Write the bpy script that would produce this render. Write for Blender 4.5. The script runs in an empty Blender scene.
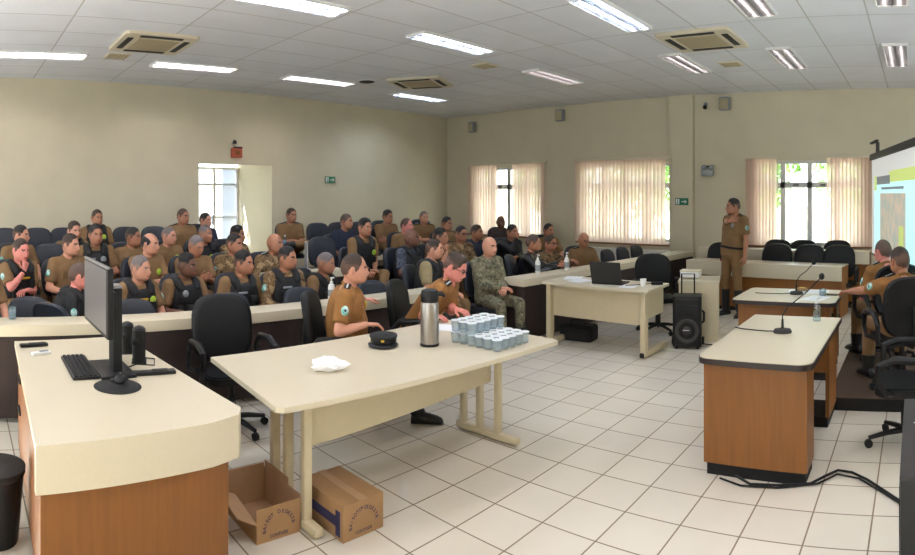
import bpy, bmesh, math, random
from mathutils import Vector, Matrix
PI = math.pi
R = random.Random(11)
SC = bpy.context.scene
COL = SC.collection
V = Vector

# ------------------------------------------------------------------ materials
def lin(c):
    return tuple(((x/255)/12.92 if x/255 <= .04045 else ((x/255+.055)/1.055)**2.4) for x in c)
MATS = {}
def mat(name, rgb, rough=.6, metal=0., noise=0., nscale=20., bump=0., bscale=60., spec=.5, stretch=None, emit=0., coat=0., rgb2=None, sheen=0.):
    if name in MATS: return MATS[name]
    m = bpy.data.materials.new(name); m.use_nodes = True
    nt = m.node_tree; b = nt.nodes['Principled BSDF']
    c = (*lin(rgb), 1)
    b.inputs['Base Color'].default_value = c
    b.inputs['Roughness'].default_value = rough
    b.inputs['Metallic'].default_value = metal
    b.inputs['Specular IOR Level'].default_value = spec
    b.inputs['Coat Weight'].default_value = coat
    b.inputs['Sheen Weight'].default_value = sheen
    m.diffuse_color = c
    if emit:
        b.inputs['Emission Color'].default_value = c; b.inputs['Emission Strength'].default_value = emit
    tc = nt.nodes.new('ShaderNodeTexCoord'); src = tc.outputs['Object']
    if stretch:
        mp = nt.nodes.new('ShaderNodeMapping'); mp.inputs['Scale'].default_value = stretch
        nt.links.new(src, mp.inputs['Vector']); src = mp.outputs['Vector']
    if noise or rgb2:
        n = nt.nodes.new('ShaderNodeTexNoise'); n.inputs['Scale'].default_value = nscale; n.inputs['Detail'].default_value = 4
        nt.links.new(src, n.inputs['Vector'])
        r = nt.nodes.new('ShaderNodeValToRGB')
        if rgb2:
            r.color_ramp.elements[0].color = c; r.color_ramp.elements[1].color = (*lin(rgb2), 1)
            r.color_ramp.elements[0].position = .38; r.color_ramp.elements[1].position = .62
        else:
            r.color_ramp.elements[0].color = tuple(x*(1-noise) for x in c[:3])+(1,)
            r.color_ramp.elements[1].color = tuple(min(1, x*(1+noise)) for x in c[:3])+(1,)
            r.color_ramp.elements[0].position = .3; r.color_ramp.elements[1].position = .7
        nt.links.new(n.outputs['Fac'], r.inputs['Fac']); nt.links.new(r.outputs['Color'], b.inputs['Base Color'])
    if bump:
        n2 = nt.nodes.new('ShaderNodeTexNoise'); n2.inputs['Scale'].default_value = bscale; n2.inputs['Detail'].default_value = 3
        nt.links.new(src, n2.inputs['Vector'])
        bp = nt.nodes.new('ShaderNodeBump'); bp.inputs['Strength'].default_value = bump; bp.inputs['Distance'].default_value = .02
        nt.links.new(n2.outputs['Fac'], bp.inputs['Height']); nt.links.new(bp.outputs['Normal'], b.inputs['Normal'])
    MATS[name] = m
    return m

def camo(name, cols, scale):
    m = bpy.data.materials.new(name); m.use_nodes = True; nt = m.node_tree; b = nt.nodes['Principled BSDF']
    tc = nt.nodes.new('ShaderNodeTexCoord'); n = nt.nodes.new('ShaderNodeTexNoise')
    n.inputs['Scale'].default_value = scale; n.inputs['Detail'].default_value = 2.5
    nt.links.new(tc.outputs['Object'], n.inputs['Vector'])
    r = nt.nodes.new('ShaderNodeValToRGB'); r.color_ramp.interpolation = 'CONSTANT'
    r.color_ramp.elements[0].color = (*lin(cols[0]), 1); r.color_ramp.elements[0].position = 0
    r.color_ramp.elements[1].color = (*lin(cols[1]), 1); r.color_ramp.elements[1].position = .44
    for p, c in zip((.52, .6), cols[2:]):
        e = r.color_ramp.elements.new(p); e.color = (*lin(c), 1)
    nt.links.new(n.outputs['Fac'], r.inputs['Fac']); nt.links.new(r.outputs['Color'], b.inputs['Base Color'])
    b.inputs['Roughness'].default_value = .85
    m.diffuse_color = (*lin(cols[1]), 1)
    MATS[name] = m; return m

def tile_material(name, base, grout, sx, sy, ox, oy, gw, rough, vary=.04, spec=.5):
    m = bpy.data.materials.new(name); m.use_nodes = True; nt = m.node_tree; b = nt.nodes['Principled BSDF']
    L = nt.links.new; N = nt.nodes.new
    tc = N('ShaderNodeTexCoord'); sep = N('ShaderNodeSeparateXYZ'); L(tc.outputs['Object'], sep.inputs[0])
    def math_(op, a, c):
        n = N('ShaderNodeMath'); n.operation = op
        if hasattr(a, 'is_linked'): L(a, n.inputs[0])
        else: n.inputs[0].default_value = a
        if c is not None:
            if hasattr(c, 'is_linked'): L(c, n.inputs[1])
            else: n.inputs[1].default_value = c
        return n.outputs[0]
    masks = []; cells = []
    for i, (s, o) in enumerate(((sx, ox), (sy, oy))):
        u = math_('DIVIDE', math_('SUBTRACT', sep.outputs[i], o), s)
        fr = math_('FRACT', u, None); cells.append(math_('FLOOR', u, None))
        d = math_('ABSOLUTE', math_('SUBTRACT', fr, .5), None)
        masks.append(math_('GREATER_THAN', d, .5-gw/s/2))
    g = math_('MAXIMUM', masks[0], masks[1])
    comb = N('ShaderNodeCombineXYZ'); L(cells[0], comb.inputs[0]); L(cells[1], comb.inputs[1])
    wn = N('ShaderNodeTexWhiteNoise'); L(comb.outputs[0], wn.inputs['Vector'])
    val = math_('ADD', math_('MULTIPLY', wn.outputs['Value'], vary), 1-vary/2)
    mul = N('ShaderNodeVectorMath'); mul.operation = 'SCALE'; mul.inputs[0].default_value = lin(base); L(val, mul.inputs['Scale'])
    ns = N('ShaderNodeTexNoise'); ns.inputs['Scale'].default_value = 3; ns.inputs['Detail'].default_value = 5; L(tc.outputs['Object'], ns.inputs['Vector'])
    v2 = math_('ADD', math_('MULTIPLY', ns.outputs['Fac'], .12), .94)
    mul2 = N('ShaderNodeVectorMath'); mul2.operation = 'SCALE'; L(mul.outputs[0], mul2.inputs[0]); L(v2, mul2.inputs['Scale'])
    mx = N('ShaderNodeMix'); mx.data_type = 'RGBA'; L(g, mx.inputs[0]); L(mul2.outputs[0], mx.inputs[6]); mx.inputs[7].default_value = (*lin(grout), 1)
    L(mx.outputs[2], b.inputs['Base Color'])
    ro = math_('ADD', math_('MULTIPLY', g, .4), rough); L(ro, b.inputs['Roughness'])
    b.inputs['Specular IOR Level'].default_value = spec
    m.diffuse_color = (*lin(base), 1)
    MATS[name] = m; return m

def glass_mat(name, tint=(1, 1, 1), refl=.08, rough=.02):
    m = bpy.data.materials.new(name); m.use_nodes = True; nt = m.node_tree; nt.nodes.clear()
    o = nt.nodes.new('ShaderNodeOutputMaterial'); t = nt.nodes.new('ShaderNodeBsdfTransparent'); t.inputs[0].default_value = (*tint, 1)
    g = nt.nodes.new('ShaderNodeBsdfGlossy'); g.inputs['Roughness'].default_value = rough
    mx = nt.nodes.new('ShaderNodeMixShader'); mx.inputs[0].default_value = refl
    nt.links.new(t.outputs[0], mx.inputs[1]); nt.links.new(g.outputs[0], mx.inputs[2]); nt.links.new(mx.outputs[0], o.inputs[0])
    MATS[name] = m; return m

def translucent_mat(name, rgb, tr=.5):
    m = bpy.data.materials.new(name); m.use_nodes = True; nt = m.node_tree; nt.nodes.clear()
    o = nt.nodes.new('ShaderNodeOutputMaterial'); d = nt.nodes.new('ShaderNodeBsdfDiffuse'); t = nt.nodes.new('ShaderNodeBsdfTranslucent')
    tp = nt.nodes.new('ShaderNodeBsdfTransparent')
    for n in (d, t): n.inputs[0].default_value = (*lin(rgb), 1)
    mx = nt.nodes.new('ShaderNodeMixShader'); mx.inputs[0].default_value = tr
    m2 = nt.nodes.new('ShaderNodeMixShader'); m2.inputs[0].default_value = .1
    nt.links.new(d.outputs[0], mx.inputs[1]); nt.links.new(t.outputs[0], mx.inputs[2])
    nt.links.new(mx.outputs[0], m2.inputs[1]); nt.links.new(tp.outputs[0], m2.inputs[2]); nt.links.new(m2.outputs[0], o.inputs[0])
    MATS[name] = m; return m

M = dict(
 wall=mat('wall_paint', (212, 203, 178), .75, noise=.03, nscale=2.5, bump=.03, bscale=90),
 white_wall=mat('white_paint', (235, 232, 224), .7, noise=.02),
 cream=mat('cream_laminate', (206, 196, 172), .38, noise=.015, nscale=60, spec=.4),
 cream_metal=mat('cream_metal', (205, 192, 160), .4, noise=.02),
 cream_edge=mat('cream_edging', (212, 198, 164), .45),
 wood=mat('orange_wood', (132, 84, 37), .42, noise=.09, nscale=3, stretch=(14, 14, .9), spec=.4, bump=.02),
 wood_h=mat('brown_wood', (126, 80, 44), .5, noise=.12, nscale=4, stretch=(10, 1, 10)),
 dark_panel=mat('dark_panel', (46, 33, 30), .6, noise=.2, nscale=5, stretch=(6, 6, 1)),
 black=mat('black_plastic', (17, 17, 19), .45, spec=.35), cone=mat('speaker_cone', (62, 60, 60), .6),
 matte=mat('matte_black', (13, 13, 14), .75),
 leather=mat('black_leather', (13, 14, 16), .5, spec=.3, bump=.12, bscale=140),
 navy_fab=mat('navy_fabric', (30, 36, 47), .55, noise=.12, nscale=80, bump=.05, bscale=200),
 edging=mat('dark_edging', (42, 30, 28), .4),
 steel=mat('brushed_steel', (172, 166, 158), .3, metal=.9, noise=.05, nscale=30, stretch=(1, 1, .05)),
 chrome=mat('grey_metal', (150, 150, 152), .35, metal=.7),
 alu=mat('window_aluminium', (206, 206, 204), .5),
 white=mat('white_plastic', (232, 232, 230), .45),
 offwhite=mat('aged_white_plastic', (214, 205, 182), .5),
 grille=mat('grille_beige', (176, 163, 132), .7, noise=.1, nscale=150),
 slot=mat('dark_slot', (45, 43, 42), .7),
 paper=mat('white_paper', (238, 240, 242), .7),
 card=mat('cardboard', (160, 124, 86), .85, noise=.06, nscale=14),
 card_in=mat('cardboard_inside', (172, 138, 106), .85, noise=.06, nscale=14),
 ink=mat('blue_ink', (52, 48, 84), .8),
 red=mat('red_sign', (190, 92, 66), .6), green=mat('green_sign', (24, 110, 74), .5),
 lens=mat('grey_lens', (150, 155, 160), .25),
 carpet=mat('brown_carpet', (74, 55, 40), .9, noise=.15, nscale=60, bump=.1, bscale=200),
 screen_off=mat('grey_lcd', (98, 97, 100), .3, noise=.06, nscale=3, spec=.5),
 bag=mat('white_plastic_bag', (250, 250, 252), .4, bump=.12, bscale=30),
 foil=mat('white_foil_lid', (226, 232, 236), .35),
 blueink=mat('light_blue', (120, 170, 205), .5),
 khaki=mat('khaki_cloth', (128, 98, 64), .85, noise=.12, nscale=9, bump=.25, bscale=26),
 amber=mat('amber_khaki_cloth', (142, 97, 48), .85, noise=.12, nscale=9, bump=.25, bscale=24),
 khaki_tr=mat('khaki_trouser_cloth', (128, 97, 62), .85, noise=.1, nscale=9, bump=.25, bscale=24),
 vestblk=mat('black_vest_cloth', (15, 16, 20), .7, noise=.2, nscale=40, bump=.2, bscale=50),
 navy=mat('navy_cloth', (34, 41, 62), .85, noise=.1, nscale=12, bump=.2, bscale=26),
 darkcloth=mat('dark_brown_cloth', (62, 50, 46), .85, noise=.1, bump=.2, bscale=26),
 jacket=mat('black_leather_jacket', (20, 20, 23), .3, bump=.3, bscale=20),
 bluegrey=mat('blue_grey_camouflage', (96, 104, 124), .85, nscale=22, rgb2=(44, 48, 60)),
 lightkhaki=mat('light_khaki_cloth', (150, 134, 100), .85, noise=.1, bump=.2, bscale=26),
 boot=mat('black_boot_leather', (17, 16, 17), .4, bump=.1, bscale=60),
 patch=mat('white_green_patch', (196, 222, 222), .6, nscale=30, rgb2=(70, 160, 140)),
 lime=mat('lime_badge', (176, 206, 62), .5, noise=.2, nscale=60),
 gold=mat('yellow_ribbon', (212, 170, 40), .5),
 white_of_eye=mat('eye_white', (215, 205, 198), .3), iris=mat('dark_iris', (28, 20, 16), .2),
 lip=mat('lip_skin', (160, 92, 82), .5),
 lcd=mat('black_glossy_screen', (12, 12, 14), .12),
 leaf=mat('tree_leaf', (92, 140, 48), .6, noise=.35, nscale=2), bark=mat('tree_bark', (90, 74, 58), .9, noise=.3, nscale=14),
 lawn=mat('pale_ground', (190, 186, 172), .9, noise=.1, nscale=3),
 outwall=mat('outer_wall', (228, 226, 220), .8, noise=.03),
 skin_l=mat('light_skin', (206, 148, 122), .5, noise=.07, nscale=16), skin_p=mat('pink_skin', (222, 140, 128), .5, noise=.07, nscale=16),  # the pink tone also carries pink light on one officer's face
 skin_m=mat('tan_skin', (176, 120, 92), .5, noise=.07, nscale=16), skin_d=mat('brown_skin', (112, 74, 58), .5, noise=.07, nscale=16),
 hair_b=mat('black_hair', (24, 20, 19), .6, noise=.3, nscale=90, bump=.4, bscale=160), hair_n=mat('brown_hair', (60, 44, 34), .6, noise=.3, nscale=90, bump=.4, bscale=160),
 hair_g=mat('grey_hair', (112, 104, 104), .6, noise=.3, nscale=90, bump=.4, bscale=160), fade_b=mat('dark_fade', (96, 70, 58), .7, noise=.2, nscale=90), fade_g=mat('grey_fade', (146, 116, 104), .7, noise=.15, nscale=90), hair_s=mat('cropped_hair', (86, 68, 60), .7, noise=.25, nscale=90),
)
camo('brown_camouflage', [(74, 56, 38), (132, 104, 70), (104, 80, 52), (160, 134, 96)], 14); M['camo_b'] = MATS['brown_camouflage']
camo('green_camouflage', [(78, 78, 60), (128, 122, 98), (102, 100, 78), (146, 140, 116)], 22); M['camo_g'] = MATS['green_camouflage']
tile_material('floor_tiles', (224, 217, 202), (128, 112, 90), .33, .33, -7.74*.33, 7.14*.33, .009, .2, .05, .5); M['floor'] = MATS['floor_tiles']
tile_material('ceiling_panels', (230, 233, 240), (194, 194, 194), .625, 1.25, -.5, 7.42, .016, .8, .05, .2); M['ceil'] = MATS['ceiling_panels']
glass_mat('window_glass'); M['glass'] = MATS['window_glass']
glass_mat('clear_plastic', (.8, .88, .93), .12, .1); M['clear'] = MATS['clear_plastic']
def cloudy(name, rgb, tr, tint):
    m = bpy.data.materials.new(name); m.use_nodes = True; nt = m.node_tree; nt.nodes.clear(); N = nt.nodes.new; L = nt.links.new
    o = N('ShaderNodeOutputMaterial'); d = N('ShaderNodeBsdfDiffuse'); d.inputs[0].default_value = (*lin(rgb), 1); t = N('ShaderNodeBsdfTransparent'); t.inputs[0].default_value = (*tint, 1)
    g = N('ShaderNodeBsdfGlossy'); g.inputs['Roughness'].default_value = .12; a = N('ShaderNodeMixShader'); a.inputs[0].default_value = tr; b = N('ShaderNodeMixShader'); b.inputs[0].default_value = .1
    L(d.outputs[0], a.inputs[1]); L(t.outputs[0], a.inputs[2]); L(a.outputs[0], b.inputs[1]); L(g.outputs[0], b.inputs[2]); L(b.outputs[0], o.inputs[0]); MATS[name] = m; return m
M['water'] = cloudy('water_clear', (186, 204, 214), .62, (.9, .95, .98))
M['frost'] = cloudy('frosted_pane', (226, 232, 242), .45, (.92, .95, 1))
M['haze'] = cloudy('hazy_glass', (226, 232, 244), .7, (.96, .98, 1))
translucent_mat('blind_fabric', (230, 207, 193), .55); M['blind'] = MATS['blind_fabric']
M['tube'] = mat('lit_tube', (246, 240, 248), .5, emit=68.)
M['tube_mid'] = mat('half_lit_tube', (250, 240, 240), .5, emit=46.)
M['tube_near'] = mat('bright_tube', (246, 240, 248), .5, emit=57.)
M['tube_dim'] = mat('weak_tube', (255, 240, 236), .5, emit=9.)
M['tube_cool'] = mat('lit_cool_tube', (214, 230, 255), .5, emit=62.)
M['scr_white'] = mat('projected_white', (214, 216, 214), .8, emit=.2)
M['scr_cyan'] = mat('projected_cyan', (176, 222, 226), .8, emit=.4)
M['scr_lime'] = mat('projected_lime', (188, 204, 120), .8, emit=.28)
M['scr_grey'] = mat('projected_grey', (120, 128, 132), .8, emit=.2)
M['scr_photo'] = mat('projected_photo', (196, 184, 166), .8, emit=.22, nscale=5, rgb2=(150, 176, 172))

# ------------------------------------------------------------------ mesh builder
def frame(d, up=V((0, 0, 1))):
    d = d.normalized()
    if abs(d.dot(up)) > .97: up = V((0, 1, 0)) if abs(d.y) < .9 else V((1, 0, 0))
    a = up.cross(d).normalized(); b = d.cross(a).normalized()
    return a, b
class MB:
    def __init__(s): s.v = []; s.f = []; s.m = []
    def add(s, vs, fs, m=0):
        o = len(s.v); s.v += [tuple(p) for p in vs]
        for f in fs: s.f.append([i+o for i in f]); s.m.append(m)
        return s
    def merge(s, o, mt=None, moff=0):
        k = len(s.v)
        s.v += [tuple(mt @ V(p)) for p in o.v] if mt else list(o.v)
        for f, m in zip(o.f, o.m): s.f.append([i+k for i in f]); s.m.append(m+moff)
        return s
    def box(s, c, d, rz=0, m=0, bev=0., rot=None, seg=2):
        bm = bmesh.new(); bmesh.ops.create_cube(bm, size=1)
        for v in bm.verts: v.co = V((v.co.x*d[0], v.co.y*d[1], v.co.z*d[2]))
        if bev: bmesh.ops.bevel(bm, geom=bm.edges[:], offset=min(bev, min(d)*.49), segments=seg, profile=.6, affect='EDGES')
        mt = Matrix.Translation(V(c)) @ (rot.to_4x4() if rot else Matrix.Rotation(rz, 4, 'Z'))
        bm.verts.index_update()
        s.add([mt @ v.co for v in bm.verts], [[v.index for v in f.verts] for f in bm.faces], m); bm.free(); return s
    def ring_loft(s, rings, m=0, cap=True):
        n = len(rings[0]); vs = [p for r in rings for p in r]; fs = []
        for i in range(len(rings)-1):
            for j in range(n):
                k = (j+1) % n
                fs.append([i*n+j, i*n+k, (i+1)*n+k, (i+1)*n+j])
        if cap:
            fs.append(list(range(n))[::-1]); fs.append([(len(rings)-1)*n+j for j in range(n)])
        return s.add(vs, fs, m)
    def tube(s, pts, rad, n=10, m=0, round_=False):
        pts = [V(p) for p in pts]
        if not hasattr(rad, '__len__'): rad = [rad]*len(pts)
        rings = []; up = V((0, 0, 1)); prev = None
        P = list(pts); Rr = list(rad)
        if round_:
            d0 = (P[0]-P[1]).normalized(); d1 = (P[-1]-P[-2]).normalized(); r0, r1 = Rr[0], Rr[-1]
            P = [P[0]+d0*r0*.95, P[0]+d0*r0*.7]+P+[P[-1]+d1*r1*.7, P[-1]+d1*r1*.95]
            Rr = [r0*.25, r0*.7]+Rr+[r1*.7, r1*.25]
        for i, p in enumerate(P):
            d = (P[min(i+1, len(P)-1)]-P[max(i-1, 0)])
            if prev is None: a, b = frame(d)
            else:
                d = d.normalized(); a = (prev-d*prev.dot(d)).normalized(); b = d.cross(a)
            prev = a
            rings.append([p+a*math.cos(t*2*PI/n)*Rr[i]+b*math.sin(t*2*PI/n)*Rr[i] for t in range(n)])
        return s.ring_loft(rings, m)
    def cyl(s, p0, p1, r0, r1=None, n=16, m=0): return s.tube([p0, p1], [r0, r0 if r1 is None else r1], n, m)
    def lathe(s, prof, c=(0, 0, 0), n=20, m=0, sx=1, sy=1):
        c = V(c)
        return s.ring_loft([[c+V((r*math.cos(2*PI*t/n)*sx, r*math.sin(2*PI*t/n)*sy, z)) for t in range(n)] for r, z in prof], m)
    def ell(s, c, r, rot=None, n=12, k=8, m=0):
        c = V(c); vs = []; rings = []
        for i in range(k+1):
            la = -PI/2+PI*i/k; la = max(-PI/2+.05, min(PI/2-.05, la))
            ring = []
            for j in range(n):
                lo = 2*PI*j/n
                p = V((r[0]*math.cos(la)*math.cos(lo), r[1]*math.cos(la)*math.sin(lo), r[2]*math.sin(la)))
                ring.append(c+(rot @ p if rot else p))
            rings.append(ring)
        return s.ring_loft(rings, m)
    def prism(s, poly, z0, z1, m=0):
        n = len(poly)
        return s.add([(x, y, z0) for x, y in poly]+[(x, y, z1) for x, y in poly],
                     [list(range(n))[::-1], list(range(n, 2*n))]+[[i, (i+1) % n, n+(i+1) % n, n+i] for i in range(n)], m)
    def build(s, name, mats, parent=None, sharp=35, link=True):
        me = bpy.data.meshes.new(name); me.from_pydata(s.v, [], s.f)
        if not hasattr(mats, '__len__'): mats = [mats]
        for x in mats: me.materials.append(x)
        me.polygons.foreach_set('material_index', s.m)
        me.polygons.foreach_set('use_smooth', [True]*len(s.f)); me.update()
        me.set_sharp_from_angle(angle=math.radians(sharp))
        o = bpy.data.objects.new(name, me)
        if link: COL.objects.link(o)
        if parent: o.parent = parent
        return o

def tag(o, label=None, cat=None, group=None, kind=None):
    if label: o['label'] = label
    if cat: o['category'] = cat
    if group: o['group'] = group
    if kind: o['kind'] = kind
    return o
def thing(name, label, cat, loc=(0, 0, 0), rz=0, group=None):
    o = bpy.data.objects.new(name, None); COL.objects.link(o); o.empty_display_size = .1
    o.location = loc; o.rotation_euler = (0, 0, rz)
    return tag(o, label, cat, group)
def struct(name, mb, m, parent=None):
    o = mb.build(name, m, parent)
    if not parent: o['kind'] = 'structure'
    return o
KIDS = {}
def dup(root, loc, rz, label=None, group=None):
    def cp(o, par):
        c = o.copy(); COL.objects.link(c)
        if par: c.parent = par
        for ch in list(o.children): cp(ch, c)
        return c
    r = cp(root, None); r.location = loc; r.rotation_euler = (0, 0, rz)
    if label: r['label'] = label
    if group: r['group'] = group
    return r
def rpoly(x0, y0, x1, y1, r, n=6, corners=(1, 1, 1, 1)):
    out = []
    for i, (cx, cy, a0) in enumerate(((x0+r, y0+r, PI), (x1-r, y0+r, 1.5*PI), (x1-r, y1-r, 0), (x0+r, y1-r, .5*PI))):
        if corners[i]:
            for k in range(n+1):
                a = a0+PI/2*k/n; out.append((cx+r*math.cos(a), cy+r*math.sin(a)))
        else: out.append(((x0, x1, x1, x0)[i], (y0, y0, y1, y1)[i]))
    return out
# ------------------------------------------------------------------ the room
CZ = 3.59; XL = -10.35; YW = 10.5; XR = 2.6; YB = -2.6
struct('floor', MB().box(((XL+XR)/2, (YB+YW)/2, -.05), (XR-XL, YW-YB, .1)), M['floor'])
struct('ceiling', MB().box(((XL+XR)/2, (YB+YW)/2, CZ+.05), (XR-XL+.6, YW-YB+.6, .1)), M['ceil'])
LW = Matrix.Translation((-9.45, 0, 0)) @ Matrix.Rotation(.07, 4, 'Z')      # frame of the left wall, its face in the local plane x = 0
def on_left(o):
    o.matrix_world = LW @ o.matrix_basis; return o
def wall_with_holes(name, axis, pos, thick, a0, a1, holes, z1=CZ):
    """axis 'x': wall in plane x=pos spanning y a0..a1; holes (u0,u1,z0,z1)"""
    mb = MB()
    def piece(u0, u1, za, zb):
        if u1-u0 < 1e-4 or zb-za < 1e-4: return
        c = ((u0+u1)/2, (za+zb)/2)
        if axis == 'x': mb.box((pos+thick/2, c[0], c[1]), (abs(thick), u1-u0, zb-za))
        else: mb.box((c[0], pos+thick/2, c[1]), (u1-u0, abs(thick), zb-za))
    u = a0
    for (h0, h1, za, zb) in sorted(holes):
        piece(u, h0, 0, z1); piece(h0, h1, 0, za); piece(h0, h1, zb, z1); u = h1
    piece(u, a1, 0, z1)
    return struct(name, mb, M['wall'])
DOOR = (4.05, 5.56, .36, 2.3)
on_left(wall_with_holes('wall_left', 'x', 0, -.15, YB-.3, YW+.5, [DOOR]))
WA = (-9.3, -7.45, .86, 2.36); WB = (-6.46, -4.5, .86, 2.36); WC = (-2.85, -.92, .86, 2.36)
wall_with_holes('wall_back', 'y', YW, .22, XL, XR, [WA, WB, WC])
RW = [(4.6, 7.4, .8, 2.7)]  # opening added out of view, so daylight brightens the left wall
wall_with_holes('wall_right', 'x', XR, .15, YB, YW+.25, RW)
FW = [(-8.8, -6.4, .8, 2.7), (-5.6, -3.2, .8, 2.7), (-2.4, .0, .8, 2.7)]  # openings added behind the camera, for daylight bouncing to the ceiling
wall_with_holes('wall_front', 'y', YB, -.15, XL-.15, XR+.15, FW)
struct('trim_1', MB().box((-4.24, YW-.05, CZ/2), (.46, .1, CZ)), M['wall'])          # pilaster
mb = MB()                                                                            # vestibule beyond the doorway
dm = (DOOR[0]+DOOR[1])/2
mb.box((-.7, DOOR[1]+.075, 1.5), (1.1, .15, 3.0)); mb.box((-.7, DOOR[0]-.075, 1.5), (1.1, .15, 3.0))
mb.box((-.7, dm, 2.42), (1.1, 1.7, .12)); mb.box((-.63, dm, .18), (1.25, 1.51, .36))
on_left(struct('wall_vestibule', mb, M['wall']))
# tiers that the audience sits on
mb = MB()
for x0a, x0b, z in ((-5.9, -5.42, .12), (-6.72, -6.62, .22), (-8.06, -7.7, .36)):
    mb.prism([(-9.45-.07*YB-.05, YB), (x0a, YB), (x0a, 4.6), (-9.83, 4.6)], 0, z)
    mb.prism([(-9.83, 4.6), (x0b, 4.6), (x0b, YW), (-10.24, YW)], 0, z)
struct('trim_2', mb, M['carpet'])
# glazed door of the vestibule
d = MB().box((0, .03, .97), (.05, .05, 1.94)).box((0, .3, .97), (.04, .04, 1.94)).box((0, .95, .97), (.05, .05, 1.94)).box((0, 1.48, .97), (.05, .05, 1.94))
for z in (.04, .95, 1.6, 1.92): d.box((0, .75, z), (.04, 1.46, .045))
dr = d.build('door_1', M['white']); dr.location = (-1.24, DOOR[0], .36); on_left(dr); dr['kind'] = 'structure'
MB().box((0, .75, .97), (.012, 1.46, 1.92)).build('pane', M['haze'], dr)
MB().box((.02, 1.3, .97), (.012, .34, 1.86)).build('frosted_pane', M['frost'], dr)
MB().box((.045, .9, .9), (.03, .03, .2), bev=.01).build('door_handle', M['chrome'], dr)
# windows in the back wall
def window(name, w, mull):
    x0, x1, z0, z1 = w; W = x1-x0; Hh = z1-z0; o = MB(); t = .055
    y = YW+.12
    o.box((x0+t/2, y, (z0+z1)/2), (t, .06, Hh)).box((x1-t/2, y, (z0+z1)/2), (t, .06, Hh))
    o.box(((x0+x1)/2, y, z0+t/2), (W, .06, t)).box(((x0+x1)/2, y, z1-t/2), (W, .06, t)).box(((x0+x1)/2, y, z1-.43), (W, .07, .1))
    for k in range(1, mull): o.box((x0+W*k/mull, y, (z0+z1)/2), (.085, .07, Hh))
    f = struct(name, o, M['alu'])
    MB().box(((x0+x1)/2, y, (z0+z1)/2), (W, .006, Hh)).build('pane', M['glass'], f)
    MB().box(((x0+x1)/2, YW+.09, z0-.015), (W+.06, .26, .03), bev=.008).build('window_sill', M['white_wall'], f)
    s = MB()
    for k in range(mull): s.box((x0+W*(k+.5)/mull, YW+.07, z1-.43), (.1, .03, .025), bev=.008)
    s.build('latch', M['black'], f)
window('window_1', WA, 4); window('window_2', WB, 4); window('window_3', WC, 4)
def added_window(name, w):  # window added in the unseen front wall for extra daylight
    x0, x1, z0, z1 = w; o = MB()
    for x in (x0+.03, (x0+x1)/2, x1-.03): o.box((x, YB-.08, (z0+z1)/2), (.06, .06, z1-z0))
    for z in (z0+.03, z1-.5, z1-.03): o.box(((x0+x1)/2, YB-.08, z), (x1-x0, .06, .06))
    f = struct(name, o, M['alu']); MB().box(((x0+x1)/2, YB-.08, (z0+z1)/2), (x1-x0, .006, z1-z0)).build('pane', M['glass'], f)
for i, wn in enumerate(FW): added_window('window_%d' % (4+i), wn)
for i, (y0, y1, z0, z1) in enumerate(RW):  # frame and pane of the added right wall window
    o = MB()
    for y in (y0+.03, (y0+y1)/2, y1-.03): o.box((XR+.08, y, (z0+z1)/2), (.06, .06, z1-z0))
    for z in (z0+.03, z1-.5, z1-.03): o.box((XR+.08, (y0+y1)/2, z), (.06, y1-y0, .06))
    f = struct('window_%d' % (7+i), o, M['alu']); MB().box((XR+.08, (y0+y1)/2, (z0+z1)/2), (.006, y1-y0, z1-z0)).build('pane', M['glass'], f)
def blind(label, x0, x1, z0, z1, groups, tilt):
    """vertical slat blind in front of a window; groups = (xa, xb, pitch, angle)"""
    t = thing('vertical_blind', label, 'blind', ((x0+x1)/2, YW-.09, z0), 0, 'vertical slat blinds')
    cx = (x0+x1)/2
    MB().box((0, .02, z1-z0), (x1-x0+.06, .05, .05), bev=.008).build('headrail', M['offwhite'], t)
    s = MB()
    for xa, xb, pitch, ang in groups:
        n = max(2, int(round((xb-xa)/pitch)))
        for k in range(n):
            x = xa+(k+.5)*(xb-xa)/n-cx; a = ang+R.uniform(-.12, .12); hw = .045
            p = [(-hw, .0), (-hw*.5, .006), (0, .009), (hw*.5, .006), (hw, .0)]
            pts = [(x+u*math.cos(a)-w*math.sin(a), u*math.sin(a)+w*math.cos(a)) for u, w in p]
            h = z1-z0-.03
            vs = [(q[0], q[1], 0.02) for q in pts]+[(q[0], q[1], h) for q in pts]
            s.add(vs, [[i, i+1, i+6, i+5] for i in range(4)])
    s.build('slats', M['blind'], t); MB().box((0, 0, .012), (x1-x0-.04, .05, .03), bev=.008).build('bottom_chain', M['wood_h'], t)
    MB().tube([(x1-cx+.02, -.02, z1-z0-.02), (x1-cx+.025, -.02, .4), (x1-cx+.035, -.02, .38), (x1-cx+.04, -.02, z1-z0-.02)], .004, 5).build('cord', M['offwhite'], t)
blind('pinkish vertical blind with a gap in the middle, far left window behind the audience', -9.43, -7.28, .84, 2.44, [(-9.42, -8.58, .075, .45), (-8.12, -7.3, .075, .45)], 0)
blind('wide closed pinkish vertical blind on the middle window, left of the green exit sign', -6.54, -4.46, .8, 2.46, [(-6.53, -4.56, .08, .5)], 0)
blind('bunched left half of the parted blind, just behind the standing officer', -3.0, -2.44, .84, 2.42, [(-2.99, -2.45, .06, .6)], 0)
blind('bunched right half of the parted blind, beside the projection screen', -1.55, -.75, .84, 2.42, [(-1.54, -.76, .065, .55)], 0)
# white ledge under the middle window
struct('trim_3', MB().box((-5.5, YW-.06, .36), (2.1, .12, .72), bev=.01), M['white_wall'])

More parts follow.
